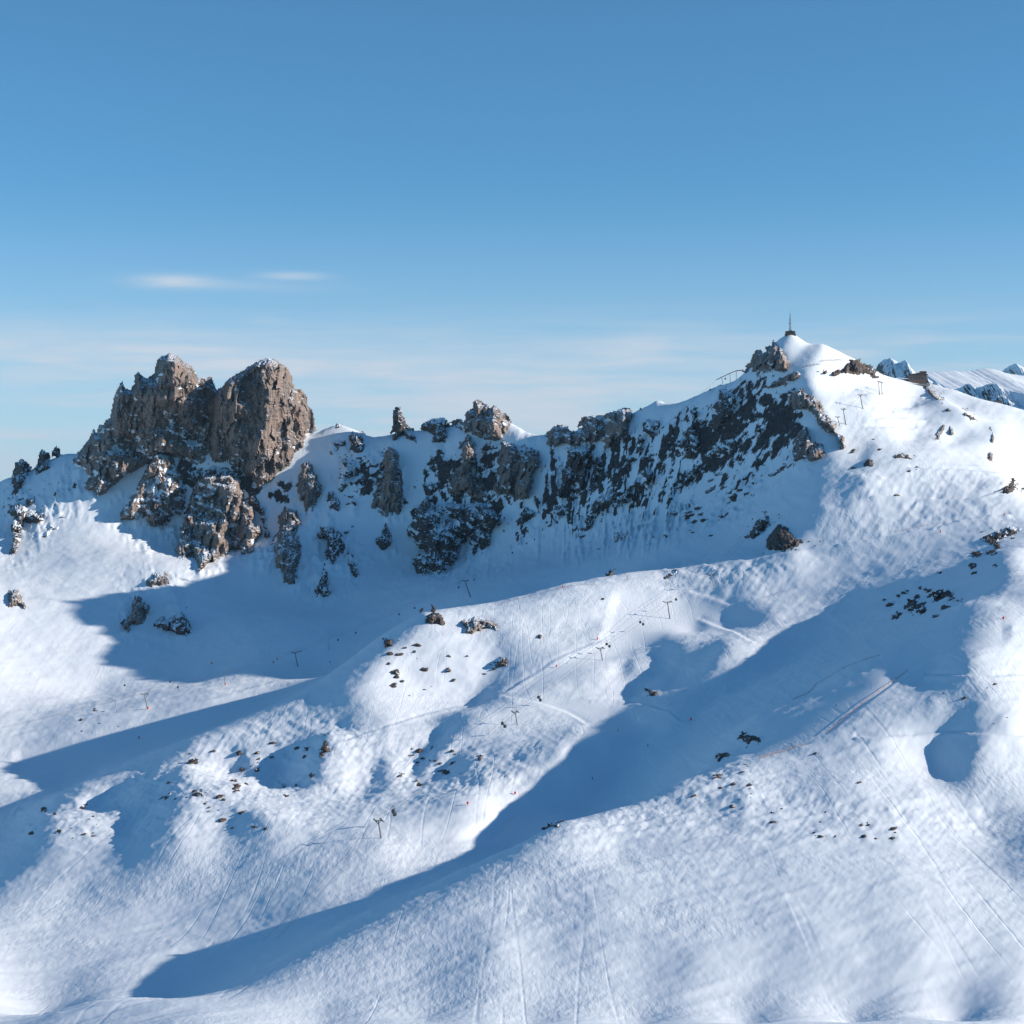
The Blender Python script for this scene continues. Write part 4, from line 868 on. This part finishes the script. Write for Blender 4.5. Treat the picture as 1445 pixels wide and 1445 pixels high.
class MB:
    def __init__(s): s.v = []; s.f = []
    def add(s, vs, fs):
        n = len(s.v); s.v += [tuple(q) for q in vs]; s.f += [tuple(i + n for i in f) for f in fs]
    def box(s, c, size, rot=0.0):
        cx, cy, cz = c; x, y, z = [q / 2 for q in size]; ca, sa = math.cos(rot), math.sin(rot)
        vs = [(cx + a * x * ca - b * y * sa, cy + a * x * sa + b * y * ca, cz + d * z) for d in (-1, 1) for a, b in ((-1, -1), (1, -1), (1, 1), (-1, 1))]
        s.add(vs, [(3, 2, 1, 0), (4, 5, 6, 7), (0, 1, 5, 4), (1, 2, 6, 5), (2, 3, 7, 6), (3, 0, 4, 7)])
    def bar(s, p, q, r0, r1=None, n=8):
        p, q = Vector(p), Vector(q); r1 = r0 if r1 is None else r1
        d = (q - p).normalized(); a = d.orthogonal().normalized(); b = d.cross(a)
        vs = [p + (a * math.cos(2 * math.pi * i / n) + b * math.sin(2 * math.pi * i / n)) * r0 for i in range(n)] + [q + (a * math.cos(2 * math.pi * i / n) + b * math.sin(2 * math.pi * i / n)) * r1 for i in range(n)]
        s.add(vs, [(i, (i + 1) % n, n + (i + 1) % n, n + i) for i in range(n)] + [tuple(range(n))[::-1], tuple(range(n, 2 * n))])
    def lathe(s, prof, c=(0, 0, 0), n=14):
        vs = [(c[0] + r * math.cos(2 * math.pi * i / n), c[1] + r * math.sin(2 * math.pi * i / n), c[2] + z) for r, z in prof for i in range(n)]
        m = len(prof)
        s.add(vs, [(k * n + i, k * n + (i + 1) % n, (k + 1) * n + (i + 1) % n, (k + 1) * n + i) for k in range(m - 1) for i in range(n)] + [tuple(range(n))[::-1], tuple(range((m - 1) * n, m * n))])
    def prism(s, outline, y0, y1):           # outline in (x, z), pushed along y
        n = len(outline)
        vs = [(x, y0, z) for x, z in outline] + [(x, y1, z) for x, z in outline]
        s.add(vs, [tuple(range(n)), tuple(range(n, 2 * n))[::-1]] + [((i + 1) % n, i, n + i, n + (i + 1) % n) for i in range(n)])
    def build(s, name, mat, parent=None):
        me = bpy.data.meshes.new(name); me.from_pydata(s.v, [], s.f); me.update()
        return link_mesh(name, me, mat, parent)

def empty(name, loc, rz=0.0):
    o = bpy.data.objects.new(name, None); COL.objects.link(o); o.location = loc; o.rotation_euler = (0, 0, rz); o.empty_display_size = 1
    return o

def copy_tree(o, parent=None):
    c = o.copy(); COL.objects.link(c)
    if parent: c.parent = parent
    for ch in list(o.children): copy_tree(ch, c)
    return c

# a pylon: leaning tapered mast, crossarm, two sheave trains, catwalk rails
def pylon(ub, vb, ut, vt, arm, label, rz=0.5, base_mat=None, group=None):
    p = ground_at(ub, vb); Y = p.y; sc = Y / F
    top = Vector(((ut - C0) * sc, Y, -(vt - C0) * sc)) - p
    root = empty('lift_pylon', p - Vector((0, 0, .6)))
    r = .021 * top.length + .22
    m = MB(); m.bar((0, 0, -2), top, r * 1.25, r * .8, 10); m.build('mast', M_STEEL, root)
    f = MB(); f.lathe([(r * 2.2, -1.5), (r * 2.2, .5), (r * 1.7, .8)]); f.build('footing', M_CONCRETE, root)
    d = Vector((math.cos(rz), math.sin(rz), 0)); n = Vector((-math.sin(rz), math.cos(rz), .25)).normalized()
    w = arm * sc
    if w > 0:
        a = MB(); a.bar(top - d * w + Vector((0, 0, .2)), top + d * w + Vector((0, 0, .2)), .42, .42, 6); a.bar(top - Vector((0, 0, 2.0)), top + d * w * .8, .18, .18, 6); a.bar(top - Vector((0, 0, 2.0)), top - d * w * .8, .18, .18, 6)
        a.build('crossarm', M_STEEL, root)
        for s in (-1, 1):
            q = MB(); c = top + d * w * s + Vector((0, 0, .5))
            q.bar(c - n * 2.6, c + n * 2.6, .3, .3, 6)
            for k in range(-3, 4): q.bar(c + n * k * .75 - d * .18 - Vector((0, 0, .1)), c + n * k * .75 + d * .18 - Vector((0, 0, .1)), .36, .36, 10)
            q.build('sheave_train', M_DARKSTEEL, root)
    if base_mat:
        b = MB(); b.lathe([(r * 1.9, .4), (r * 2.0, .6), (r * 1.9, 3.6), (r * 1.5, 3.7)]); b.build('padding', base_mat, root)
    tag(root, label, 'lift pylon', group)
    return p + top, w, d

# a cabin hanging from its grip
def make_cabin():
    root = empty('gondola_cabin', (0, 0, 0))
    b = MB(); b.lathe([(.75, -4.6), (1.15, -4.3), (1.25, -3.4), (1.2, -2.6), (.95, -2.2), (.5, -2.05)], n=12); b.build('cabin_shell', M_CABIN, root)
    w = MB(); w.lathe([(1.262, -3.75), (1.285, -3.4), (1.25, -2.75)], n=12); w.build('window_band', M_GLASS, root)
    h = MB(); h.bar((0, 0, -2.1), (.15, 0, -.9), .09, .09, 6); h.bar((.15, 0, -.9), (0, 0, .1), .09, .09, 6); h.bar((-.35, 0, .12), (.35, 0, .12), .12, .12, 6); h.build('hanger', M_DARKSTEEL, root)
    return root
_cabin = make_cabin(); _cabin_used = []
def cabin(loc, label, group):
    o = copy_tree(_cabin) if _cabin_used else _cabin
    _cabin_used.append(1); o.location = loc
    tag(o, label, 'gondola cabin', group); return o

def cable(a, b, label, sag=.01, r=.07, group='lift cables'):
    m = MB(); a, b = Vector(a), Vector(b); L = (b - a).length; n = 12
    pts = [a.lerp(b, k / n) - Vector((0, 0, 4 * sag * L * (k / n) * (1 - k / n))) for k in range(n + 1)]
    for p, q in zip(pts[:-1], pts[1:]): m.bar(p, q, r, r, 5)
    o = m.build('haul_cable', M_DARKSTEEL); return tag(o, label, 'cable', group)

# the gondola across the shaded bowl up to the summit
P0 = pylon(209, 1001, 204, 979, 4, 'pylon with orange padded foot beside the left piste', base_mat=M_ORANGE)
P1 = pylon(421, 941, 416, 920, 5, 'dark pylon standing low in the shaded bowl')
P2 = pylon(665, 843, 656, 819, 5, 'leaning dark pylon in the shaded bowl above the knoll')
# three posts under one long sheave beam where the gondola meets the ridge
def beam_station():
    pts = [(1021, 544, 1018.5, 532.5), (1031, 542, 1030, 527), (1039, 540, 1039, 523.5)]
    Y = 2715.0; sc = Y / F
    b0 = Vector(unproj(1030, 546, Y)); root = empty('ropeway_tower', b0)
    tops = []
    for ub, vb, ut, vt in pts:
        m = MB(); p = Vector(unproj(ub, vb + 4, Y)) - b0; t = Vector(unproj(ut, vt, Y)) - b0; m.bar(p, t, .55, .4, 8); m.build('post', M_STEEL, root); tops.append(t)
    line = [Vector(unproj(1011.5, 536, Y)) - b0] + tops + [Vector(unproj(1049, 522.5, Y)) - b0]
    for s in (-1, 1):
        m = MB()
        for p, q in zip(line[:-1], line[1:]): m.bar(p + Vector((0, s * 3, .3)), q + Vector((0, s * 3, .3)), .5, .5, 6)
        m.build('sheave_beam', M_DARKSTEEL, root)
    for t in tops:
        m = MB(); m.bar(t - Vector((0, 4, 0)), t + Vector((0, 4, 0)), .4, .4, 6); m.build('crossarm', M_STEEL, root)
    tag(root, 'three lift posts carrying one bent sheave beam on the ridge left of the summit', 'ropeway tower')
    return b0 + line[0], b0 + line[-1]
B0, B1 = beam_station()
def strung(pa, pb, k, label):
    (a, wa, da), (b, wb, db) = pa, pb
    for s in (-1, 1): cable(a + da * wa * s + Vector((0, 0, 1)), b + db * wb * s + Vector((0, 0, 1)), label, k)
LEFT_END = (Vector(unproj(-300, 1090, 2000)), 6, Vector((.8, .5, 0)))
SUMMIT_END = (B0, 3, Vector((0, 1, 0)))
strung(LEFT_END, P0, .01, 'thin cable running down to the left from the padded pylon')
strung(P0, P1, .01, 'thin cable over the left piste and bowl floor'); strung(P1, P2, .012, 'thin cable across the shaded bowl'); strung(P2, SUMMIT_END, .02, 'thin cable climbing from the bowl to the ridge posts')
def along(pa, pb, u, v, label, group):      # a cabin where the line passes the given bearing
    a, b = pa[0], pb[0]; ua, ub = C0 + F * a.x / a.y, C0 + F * b.x / b.y
    t = 0.0
    for _ in range(30):
        t0 = t; p = a.lerp(b, t); q = a.lerp(b, t + 1e-3); up, uq = C0 + F * p.x / p.y, C0 + F * q.x / q.y
        t = t + (u - up) / (uq - up) * 1e-3
        if abs(t - t0) < 1e-6: break
    Y = a.lerp(b, min(max(t, 0), 1)).y
    c = Vector(unproj(u, v, Y)); cabin(c + Vector((0, 0, 3.4)), label, group)
for u, v in [(240,962),(251,970),(299,936),(386,934),(391,930)]: along(P0, P1, u, v, 'dark gondola cabin over the left end of the bowl', 'cabins over the left end of the bowl')
for u, v in [(176,967),(203,984),(215,983)]: along(LEFT_END, P1, u, v, 'dark gondola cabin near the padded pylon', 'cabins near the padded pylon')
for u, v in [(477,903),(502,893),(563,867),(585,858),(647,829)]: along(P1, P2, u, v, 'dark gondola cabin over the middle of the shaded bowl', 'cabins over the shaded bowl')
for u, v in [(669,818),(723,780),(743,767),(818,712)]: along(P2, SUMMIT_END, u, v, 'dark gondola cabin climbing in front of the shaded ridge face', 'cabins on the climb to the ridge')
along(P2, SUMMIT_END, 1002, 550, 'dark gondola cabin against the sky left of the ridge posts', None)
cabin(Vector(unproj(1023.5, 534.5, 2713)) + Vector((0, 0, 3.4)), 'dark gondola cabin between the ridge posts', None)

# the lift on the sunny slopes
Q0 = pylon(946, 874, 942, 849, 6, 'tall pylon on the upper sunny slope right of the knoll')
Q1 = pylon(851, 932, 847, 914, 5, 'pylon beside the piste in the middle of the sunny slope')
Q2 = pylon(731, 1023, 727, 1004, 4, 'pylon on the moguls below the fork of the runs')
Q3 = pylon(539, 1184, 534, 1157, 5, 'pylon at the bottom edge of the sunny slope')
Q4 = pylon(1009, 827, 1003, 811, 4, 'pylon on the rutted bank above the sunny slope')
Q5 = (Vector(unproj(1086, 728, 2170)), 4, Vector((.88, .48, 0)))
Q6 = pylon(1087, 741, 1079, 722, 3, 'pylon on the snow capped rocks left of the long tailed outcrop')
LOW_END = (Vector(unproj(380, 1330, 780)), 3, Vector((.88, .48, 0)))
for a, b, l in ((LOW_END, Q3, 'thin cable leaving the bottom pylon'), (Q3, Q2, 'thin cable over the moguls'), (Q2, Q1, 'thin cable over the fork of the runs'), (Q1, Q0, 'thin cable over the upper piste'), (Q0, Q4, 'thin cable to the rutted bank'), (Q4, Q6, 'thin cable to the snow capped rocks')): strung(a, b, .01, l)
for u, v in [(954,846)]: along(Q0, Q4, u, v, 'grey gondola cabin just above the tall pylon on the sunny slope', None)
for u, v in [(903.5,878),(907.5,881)]: along(Q1, Q0, u, v, 'dark gondola cabin over the upper sunny piste', 'cabins over the upper sunny piste')
for u, v in [(856,909),(860,912)]: along(Q1, Q0, u, v, 'dark gondola cabin beside the middle pylon', 'cabins beside the middle pylon')
for u, v in [(760,984),(762.6,988)]: along(Q2, Q1, u, v, 'dark gondola cabin at the fork of the runs', 'cabins at the fork of the runs')
for u, v in [(709,1021),(712.5,1025)]: along(Q3, Q2, u, v, 'dark gondola cabin just left of the mogul pylon', 'cabins left of the mogul pylon')
for u, v in [(555,1145),(557,1149)]: along(Q3, Q2, u, v, 'dark gondola cabin above the bottom pylon', 'cabins above the bottom pylon')

# chairlift posts on the sunny face
R = [pylon(1194, 599, 1190, 577, 3, 'left chairlift pylon on the sunny face, nearer of two', rz=.2), pylon(1186, 602, 1182, 588, 2.5, 'short chairlift pylon behind the nearer one on the sunny face', rz=.2), pylon(1218, 577, 1214, 557, 3, 'single post with a box arm on the sunny face under the cliff band', rz=.2)]
strung(R[0], R[2], .01, 'thin chairlift cable over the sunny face')
R4 = [pylon(1241, 557, 1240, 538, 2, 'left of twin thin pylons below the station', rz=.1), pylon(1245, 557, 1244, 539, 2, 'right of twin thin pylons below the station', rz=.1)]
strung(R[2], R4[0], .01, 'thin chairlift cable to the twin pylons')
# bare poles
def pole(ub, vb, vt, label, mat=None):
    p = ground_at(ub, vb); h = (vb - vt) * p.y / F
    m = MB(); m.bar((0, 0, -1), (0, 0, h), .28, .2, 8); m.lathe([(.5, -.5), (.5, .3), (.3, .5)]); m.lathe([(.32, h - .5), (.32, h), (.1, h + .2)])
    o = m.build('pole', mat or M_STEEL); o.location = p; return tag(o, label, 'pole')
pole(464, 918, 902, 'thin bare pole in the shaded bowl'); pole(317, 966, 942, 'thin bare pole at the edge of the bowl shadow'); pole(163, 998, 990, 'short pole on the crest of the left piste'); pole(648.5, 824, 809, 'thin pole left of the leaning pylon'); pole(885.5, 818, 812, 'short red pole on the knoll crest', M_RED)

# the hut and the mast on the summit
def hut():
    Y = 2600.0; sc = Y / F; base = Vector(unproj(1115, 472.5, Y)); root = empty('summit_hut', base)
    m = MB(); m.box((0, 0, .2), (12.5, 8, 7.6)); m.build('wall', M_WOOD, root)
    m = MB(); m.prism([(-7.1, 4.0), (7.1, 4.0), (7.1, 4.9), (0, 5.7), (-7.1, 4.9)], -4.7, 4.7); m.build('roof', M_ROOF, root)
    for x in (-4, -1.2, 1.6, 4.4):
        w = MB(); w.box((x, -4.03, 1.6), (1.6, .12, 1.5)); w.build('window', M_GLASS, root)
    m = MB(); m.box((6.9, -1, -.4), (1.6, 5, 6)); m.box((-6.8, .5, -.9), (1.4, 5, 5)); m.build('buttress', M_STONE, root)
    m = MB(); m.box((1.2, .8, 6.2), (2.4, 2.2, 2.0)); m.build('plant_room', M_CONCRETE, root)
    tag(root, 'small flat brown hut on the very top of the right summit', 'hut')
hut()
def mast():
    Y = 2601.0; sc = Y / F; base = Vector(unproj(1115, 466.6, Y)); root = empty('antenna_mast', base)
    H = 29.0; m = MB(); w0, w1 = 1.15, .35
    legs = [(1, 1), (1, -1), (-1, -1), (-1, 1)]
    for a, b in legs: m.bar((a * w0, b * w0, -1), (a * w1, b * w1, H * .82), .2, .15, 6)
    N = 14
    for k in range(N):
        z0, z1 = H * .82 * k / N, H * .82 * (k + 1) / N; q0 = w0 + (w1 - w0) * k / N; q1 = w0 + (w1 - w0) * (k + 1) / N
        for i in range(4):
            (a, b), (c, d) = legs[i], legs[(i + 1) % 4]
            m.bar((a * q0, b * q0, z0), (c * q1, d * q1, z1), .09, .09, 5); m.bar((a * q0, b * q0, z0), (c * q0, d * q0, z0), .09, .09, 5)
    m.build('lattice', M_STEEL, root)
    m = MB(); m.bar((0, 0, H * .8), (0, 0, H), .3, .16, 8); m.build('antenna_rod', M_STEEL, root)
    for z, r in ((H * .55, 1.1), (H * .36, 1.3)):
        d = MB(); d.bar((-1.0, -.9, z), (-1.25, -1.2, z), r * .9, r * .6, 12); d.build('dish', M_STEEL, root)
    for x in (2.6, -2.4):
        d = MB(); d.bar((x, 0, -1.5), (x, 0, 4.6), .14, .09, 6); d.build('whip_antenna', M_STEEL, root)
    tag(root, 'tall thin lattice antenna mast rising from the summit hut', 'antenna mast')
mast()
# the lift station on the saddle
def station():
    Y = 2690.0; sc = Y / F; base = Vector(unproj(1292, 541, Y)); root = empty('mountain_station', base)
    m = MB(); m.box((2, 0, 4.5), (27, 15, 14)); m.build('wall', M_STONE, root)
    m = MB(); m.prism([(-9, 11.5), (16.8, 11.5), (16.8, 13.2), (6, 16.2), (-9, 13.4)], -8.6, 8.6); m.build('roof', M_ROOF, root)
    m = MB(); m.box((11, -1, 16.4), (9, 8, 3.2)); m.build('dormer', M_WOOD, root)
    m = MB(); m.box((-24, 1, 1.0), (25, 12, 10)); m.build('side_wing', M_WOOD, root)
    m = MB(); m.prism([(-37.5, 6.0), (-11.5, 6.0), (-11.5, 7.0), (-24, 8.3), (-37.5, 7.0)], -5.8, 7.8); m.build('wing_roof', M_SNOW, root)
    m = MB(); m.box((-40, 2, 0.5), (8, 7, 7)); m.prism([(-44.6, 4.0), (-35.8, 4.0), (-40, 5.6)], -2, 6); m.build('porch', M_WOOD, root)
    for x in (-8, -4, 0, 4, 8, 12):
        w = MB(); w.box((x, -7.53, 7.0), (2.0, .14, 2.2)); w.build('window', M_GLASS, root)
    for x in (-33, -28, -23, -18, -14):
        w = MB(); w.box((x, -5.03, 2.4), (2.4, .14, 2.2)); w.build('window', M_GLASS, root)
    t_ = MB(); t_.box((-8, -12, -3.2), (52, 9, 3.0)); t_.build('terrace', M_CONCRETE, root)
    for k in range(14):
        r = MB(); x = -33 + k * 3.9; r.bar((x, -16.2, -1.7), (x, -16.2, -.5), .1, .1, 6); r.build('railing_post', M_STEEL, root)
    r = MB(); r.bar((-33, -16.2, -.5), (17.7, -16.2, -.5), .1, .1, 6); r.build('handrail', M_STEEL, root)
    tag(root, 'reddish brown lift station with a low side wing on the saddle right of the summit', 'lift station')
station()
def little(u, v, Y, w, h, label):
    base = Vector(unproj(u, v, Y)); base.z = ground_z(base.x, base.y) - .4; root = empty('hut', base)
    m = MB(); m.box((0, 0, h / 2), (w, w * .7, h)); m.build('wall', M_STONE, root)
    m = MB(); m.prism([(-w * .6, h), (w * .6, h), (0, h * 1.45)], -w * .45, w * .45); m.build('roof', M_ROOF, root)
    m = MB(); m.box((0, -w * .35 - .03, h * .35), (w * .22, .12, h * .65)); m.build('door', M_WOOD, root)
    tag(root, label, 'hut')
little(1408, 572, 2655, 9, 6.5, 'tiny brown hut on the skyline at the far right')
little(1237, 533, 2690, 7, 4.5, 'tiny hut at the right foot of the cliff band')

# fences
def fence(pts, label, mat, spacing=6.0, h=2.2, slats=3, name='snow_fence', cat='fence', lift=0.0):
    P = [ground_at(u, v) for u, v in pts]
    root = empty(name, P[0]); o0 = P[0]
    run_ = []
    for a, b in zip(P[:-1], P[1:]):
        n = max(1, int((b - a).length / spacing)); run_ += [a.lerp(b, k / n) for k in range(n)]
    run_.append(P[-1])
    for p in run_: p.z = ground_z(p.x, p.y)
    for p in run_:
        m = MB(); q = p - o0; m.bar(q - Vector((0, 0, .8)), q + Vector((0, 0, h)), .14, .12, 6); m.build('post', mat, root)
    for s in range(slats):
        m = MB()
        for a, b in zip(run_[:-1], run_[1:]):
            z = Vector((0, 0, h * (s + .6) / slats)); m.bar(a - o0 + z, b - o0 + z, .1, .1, 4)
        m.build('rail', mat, root)
    return tag(root, label, cat)
fence([(1158, 512.5), (1168, 512), (1178, 511.5), (1189, 510.5)], 'upper dark snow fence on the summit snowfield', M_DARKSTEEL, 4, 3.2, 4)
fence([(1132, 520), (1144, 518.5), (1157, 516.5)], 'lower dark snow fence on the summit snowfield', M_DARKSTEEL, 4, 3.2, 4)
fence([(1072, 1071), (1095, 1064), (1118, 1058), (1138, 1052)], 'faded orange safety fence along the piste beside the spur', M_NET, 4, 1.4, 2, 'safety_fence')
fence([(1166, 1036), (1200, 1007), (1240, 977), (1280, 948)], 'long low post fence along the lower edge of the right piste', M_NET, 8, 1.2, 1, 'piste_fence')
fence([(1120, 988), (1150, 968), (1190, 944), (1240, 926)], 'short post fence along the upper edge of the right piste', M_WOOD, 9, 1.3, 1, 'piste_fence')
fence([(702, 853), (740, 845), (785, 832), (840, 826)], 'thin rope fence along the knoll crest', M_WOOD, 8, 1.3, 1, 'rope_fence')
fence([(1262, 752), (1300, 745), (1335, 738)], 'reddish net fence along the upper piste', M_NET, 6, 1.2, 1, 'net_fence')
# markers
def marker(u, v, label, hpx=5):
    p = ground_at(u, v); h = hpx * p.y / F; root = empty('piste_marker', p)
    m = MB(); m.bar((0, 0, -.6), (0, 0, h * .55), .16, .16, 6); m.build('pole', M_ORANGE, root)
    m = MB(); m.lathe([(.3, h * .3), (.65, h * .38), (.7, h * .9), (.4, h), (.1, h * 1.03)]); m.build('padding', M_RED, root)
    tag(root, label, 'piste marker')
for u, v, l in [(785, 943, 'red padded marker by the fork of the runs'), (843, 904, 'small red marker on the upper piste'), (794, 831, 'red padded marker on the knoll crest'), (1416, 875, 'red marker at the right edge of the right piste'), (1417, 729, 'red marker at the upper right edge of the piste'), (1327, 753, 'red marker by the net fence'), (727, 1122, 'red marker at the foot of the moguls'), (660, 1136, 'red marker on the lower run'), (196, 1044, 'tiny red marker on the left piste'), (975, 1018, 'red marker on the lit tongue in the diagonal shadow'), (318, 969, 'red marker by the thin bare pole')]: marker(u, v, l)

# ------------------------------------------------------------------ mountains far behind
def far_range(name, crest, Y, width, slope, rough, mat, label, seed, yaw=0.0, stone=0.0):
    c = np.array(crest, float)
    u = np.arange(c[0, 0], c[-1, 0] + .1, .5); v = np.interp(u, c[:, 0], c[:, 1])
    v = v + .6 * fbm2(u / 3.0 + seed, u * 0 + seed, 3)
    k = np.linspace(-1, 1, 90); um = c[:, 0].mean()
    Yc = Y + yaw * (u - um) * Y / F; sc = Yc / F
    K = np.repeat(k[None], len(u), 0)
    X = np.repeat(((u - C0) * sc)[:, None], len(k), 1); Yy = Yc[:, None] + K * width
    d = np.abs(K) * width
    n = fbm2((X + .4 * Yy) / 150 + seed, (Yy - .3 * X) / 330, 5, .5, ridged=True)
    Z = (-(v - C0) * sc)[:, None] - d * slope + rough * n * np.clip(d / 150, 0, 1)
    n2 = fbm2((X - .5 * Yy) / 60 + seed, (Yy + .4 * X) / 110, 4, .6, ridged=True)
    Z += .25 * rough * n2 * np.clip(d / 60, 0, 1)
    me = np_mesh(name, np.stack([X, Yy, Z], -1).reshape(-1, 3), grid_quads(*X.shape))
    at = me.attributes.new('rocky', 'FLOAT', 'POINT'); at.data.foreach_set('value', np.full(X.size, stone, np.float32))
    o = link_mesh(name, me, mat)
    return tag(o, label, kind='structure')
far_range('far_mountain', [(1200,580),(1222,548),(1232,528),(1240,512),(1246,507),(1249,505),(1252,506),(1255,504),(1259,505),(1263,508),(1268,511),(1272,509),(1277,507),(1280,510),(1284,517),(1290,524),(1296,530),(1306,545),(1330,590)], 9200, 900, .7, 60, M_ALP, 'distant snowy double peak behind the saddle', 3.1, yaw=-1.1, stone=.25)
far_range('far_plateau', [(1270,560),(1285,534),(1300,526),(1312,525),(1330,523.5),(1345,523),(1358,523.5),(1370,522.5),(1378,520.5),(1388,519),(1400,520),(1408,522.5),(1416,525),(1425,527),(1460,532),(1560,545),(1700,570)], 8200, 1300, .22, 5, M_ALP, 'distant bright snow plateau at the right edge', 8.4, yaw=.6)
far_range('far_foothill', [(1290,580),(1300,546),(1308,532),(1316,537),(1322,538),(1332,545),(1340,549),(1350,547),(1358,544),(1364,540),(1369,541),(1376,546),(1385,545),(1392,541),(1398,540),(1406,541),(1414,546),(1424,550),(1460,556),(1540,570),(1660,600)], 6400, 700, .75, 70, M_ALP, 'shaded blue foothill in front of the far plateau', 5.7, yaw=-1.2, stone=.4)
far_range('far_mountain', [(1380,560),(1400,536),(1412,524),(1419,518),(1424,514),(1432,511),(1440,515),(1452,524),(1480,545),(1540,580)], 15000, 2000, .6, 60, M_ALP, 'tiny blue peak at the extreme right edge of the skyline', 1.9, yaw=-1.0, stone=.25)

# ------------------------------------------------------------------ the air
def air():
    m = bpy.data.materials.new('haze'); m.use_nodes = True; t = m.node_tree; t.nodes.clear()
    o = t.nodes.new('ShaderNodeOutputMaterial'); v = t.nodes.new('ShaderNodeVolumePrincipled')
    v.inputs['Color'].default_value = (.42, .70, 1.0, 1); v.inputs['Density'].default_value = HAZE; v.inputs['Anisotropy'].default_value = 0.0
    t.links.new(v.outputs[0], o.inputs['Volume'])
    b = MB(); b.box((0, 16000, 199.5), (61000, 49000, 2201)); h = b.build('haze', m); return tag(h, 'thin blue mountain air', kind='stuff')
HAZE = 1.0e-5
air()

# ------------------------------------------------------------------ skiers
M_SUIT = plain('dark_ski_suit', (.02, .022, .03), .8); M_JACKET = plain('red_ski_jacket', (.35, .03, .03), .8); M_BLUE = plain('blue_ski_jacket', (.03, .08, .3), .8)
M_SKIN = plain('skin', (.45, .28, .2), .6); M_SKI = plain('ski_base', (.10, .10, .12), .4)
def make_body():
    bones = [((0, 0, .95), .15), ((0, .02, 1.2), .15), ((0, -.04, 1.42), .17), ((0, -.10, 1.55), .07), ((0, -.13, 1.70), .11), ((0, -.12, 1.80), .08)]
    edges = [(i, i + 1) for i in range(5)]
    for s in (-1, 1):
        n = len(bones)
        bones += [((s * .12, 0, .88), .11), ((s * .16, -.14, .50), .08), ((s * .16, -.02, .09), .06), ((s * .16, -.18, .05), .05)]
        edges += [(0, n), (n, n + 1), (n + 1, n + 2), (n + 2, n + 3)]
        m = len(bones)
        bones += [((s * .21, -.05, 1.42), .08), ((s * .30, -.02, 1.16), .06), ((s * .30, -.26, 1.06), .05), ((s * .29, -.34, 1.06), .045)]
        edges += [(2, m), (m, m + 1), (m + 1, m + 2), (m + 2, m + 3)]
    me = bpy.data.meshes.new('body'); me.from_pydata([b[0] for b in bones], edges, []); me.update()
    o = bpy.data.objects.new('tmp', me); COL.objects.link(o)
    md = o.modifiers.new('skin', 'SKIN'); sv = me.skin_vertices[0].data
    for i, b in enumerate(bones): sv[i].radius = (b[1], b[1])
    sv[0].use_root = True
    o.modifiers.new('sub', 'SUBSURF').levels = 1
    bpy.context.view_layer.update()
    ev = o.evaluated_get(bpy.context.evaluated_depsgraph_get()); r = bpy.data.meshes.new_from_object(ev)
    bpy.data.objects.remove(o); r.name = 'body'; return r
BODY = make_body()
def skier(u, v, rz, jacket, label):
    p = ground_at(u, v); p.z = ground_z(p.x, p.y)
    me = BODY.copy(); o = link_mesh('person', me, jacket); o.location = p; o.rotation_euler = (0, 0, rz); o.scale = (1.05, 1.05, 1.05)
    tag(o, label, 'person')
    for s in (-1, 1):
        m = MB(); m.box((s * .16, -.05, .02), (.09, 1.7, .03)); m.prism([(s * .16 - .045, .02), (s * .16 + .045, .02), (s * .16, .10)], -1.0, -.88); m.build('ski', M_SKI, o)
        m = MB(); m.bar((s * .30, -.34, 1.12), (s * .45, .25, .05), .012, .01, 6); m.lathe([(.05, .1), (.05, .12)], (s * .44, .2, 0), 8); m.build('ski_pole', M_SKI, o)
    m = MB(); m.lathe([(.135, 1.70), (.14, 1.78), (.11, 1.87), (.04, 1.91)], (0, -.12, 0), 12); m.build('helmet', M_SUIT, o)
for u, v, rz, j, l in [(836, 1103, .4, M_SUIT, 'skier in dark clothes standing alone in the lower part of the diagonal shadow'), (914, 1054, 2.2, M_SUIT, 'skier in dark clothes at the edge of the diagonal shadow'), (872, 1032, 1.2, M_JACKET, 'skier in a red jacket on the groomed run, skis under the feet'), (866, 900, 1.0, M_SUIT, 'skier in dark clothes on the upper sunny piste'), (800, 938, .5, M_BLUE, 'skier in a blue jacket near the red fork marker'), (1116, 1054, 1.8, M_SUIT, 'skier in dark clothes at the top end of the orange fence'), (1180, 998, .8, M_SUIT, 'skier in dark clothes in the middle of the right piste'), (106, 1027, 1.4, M_SUIT, 'skier in dark clothes on the left piste beside the stones')]:
    skier(u, v, rz, j, l)
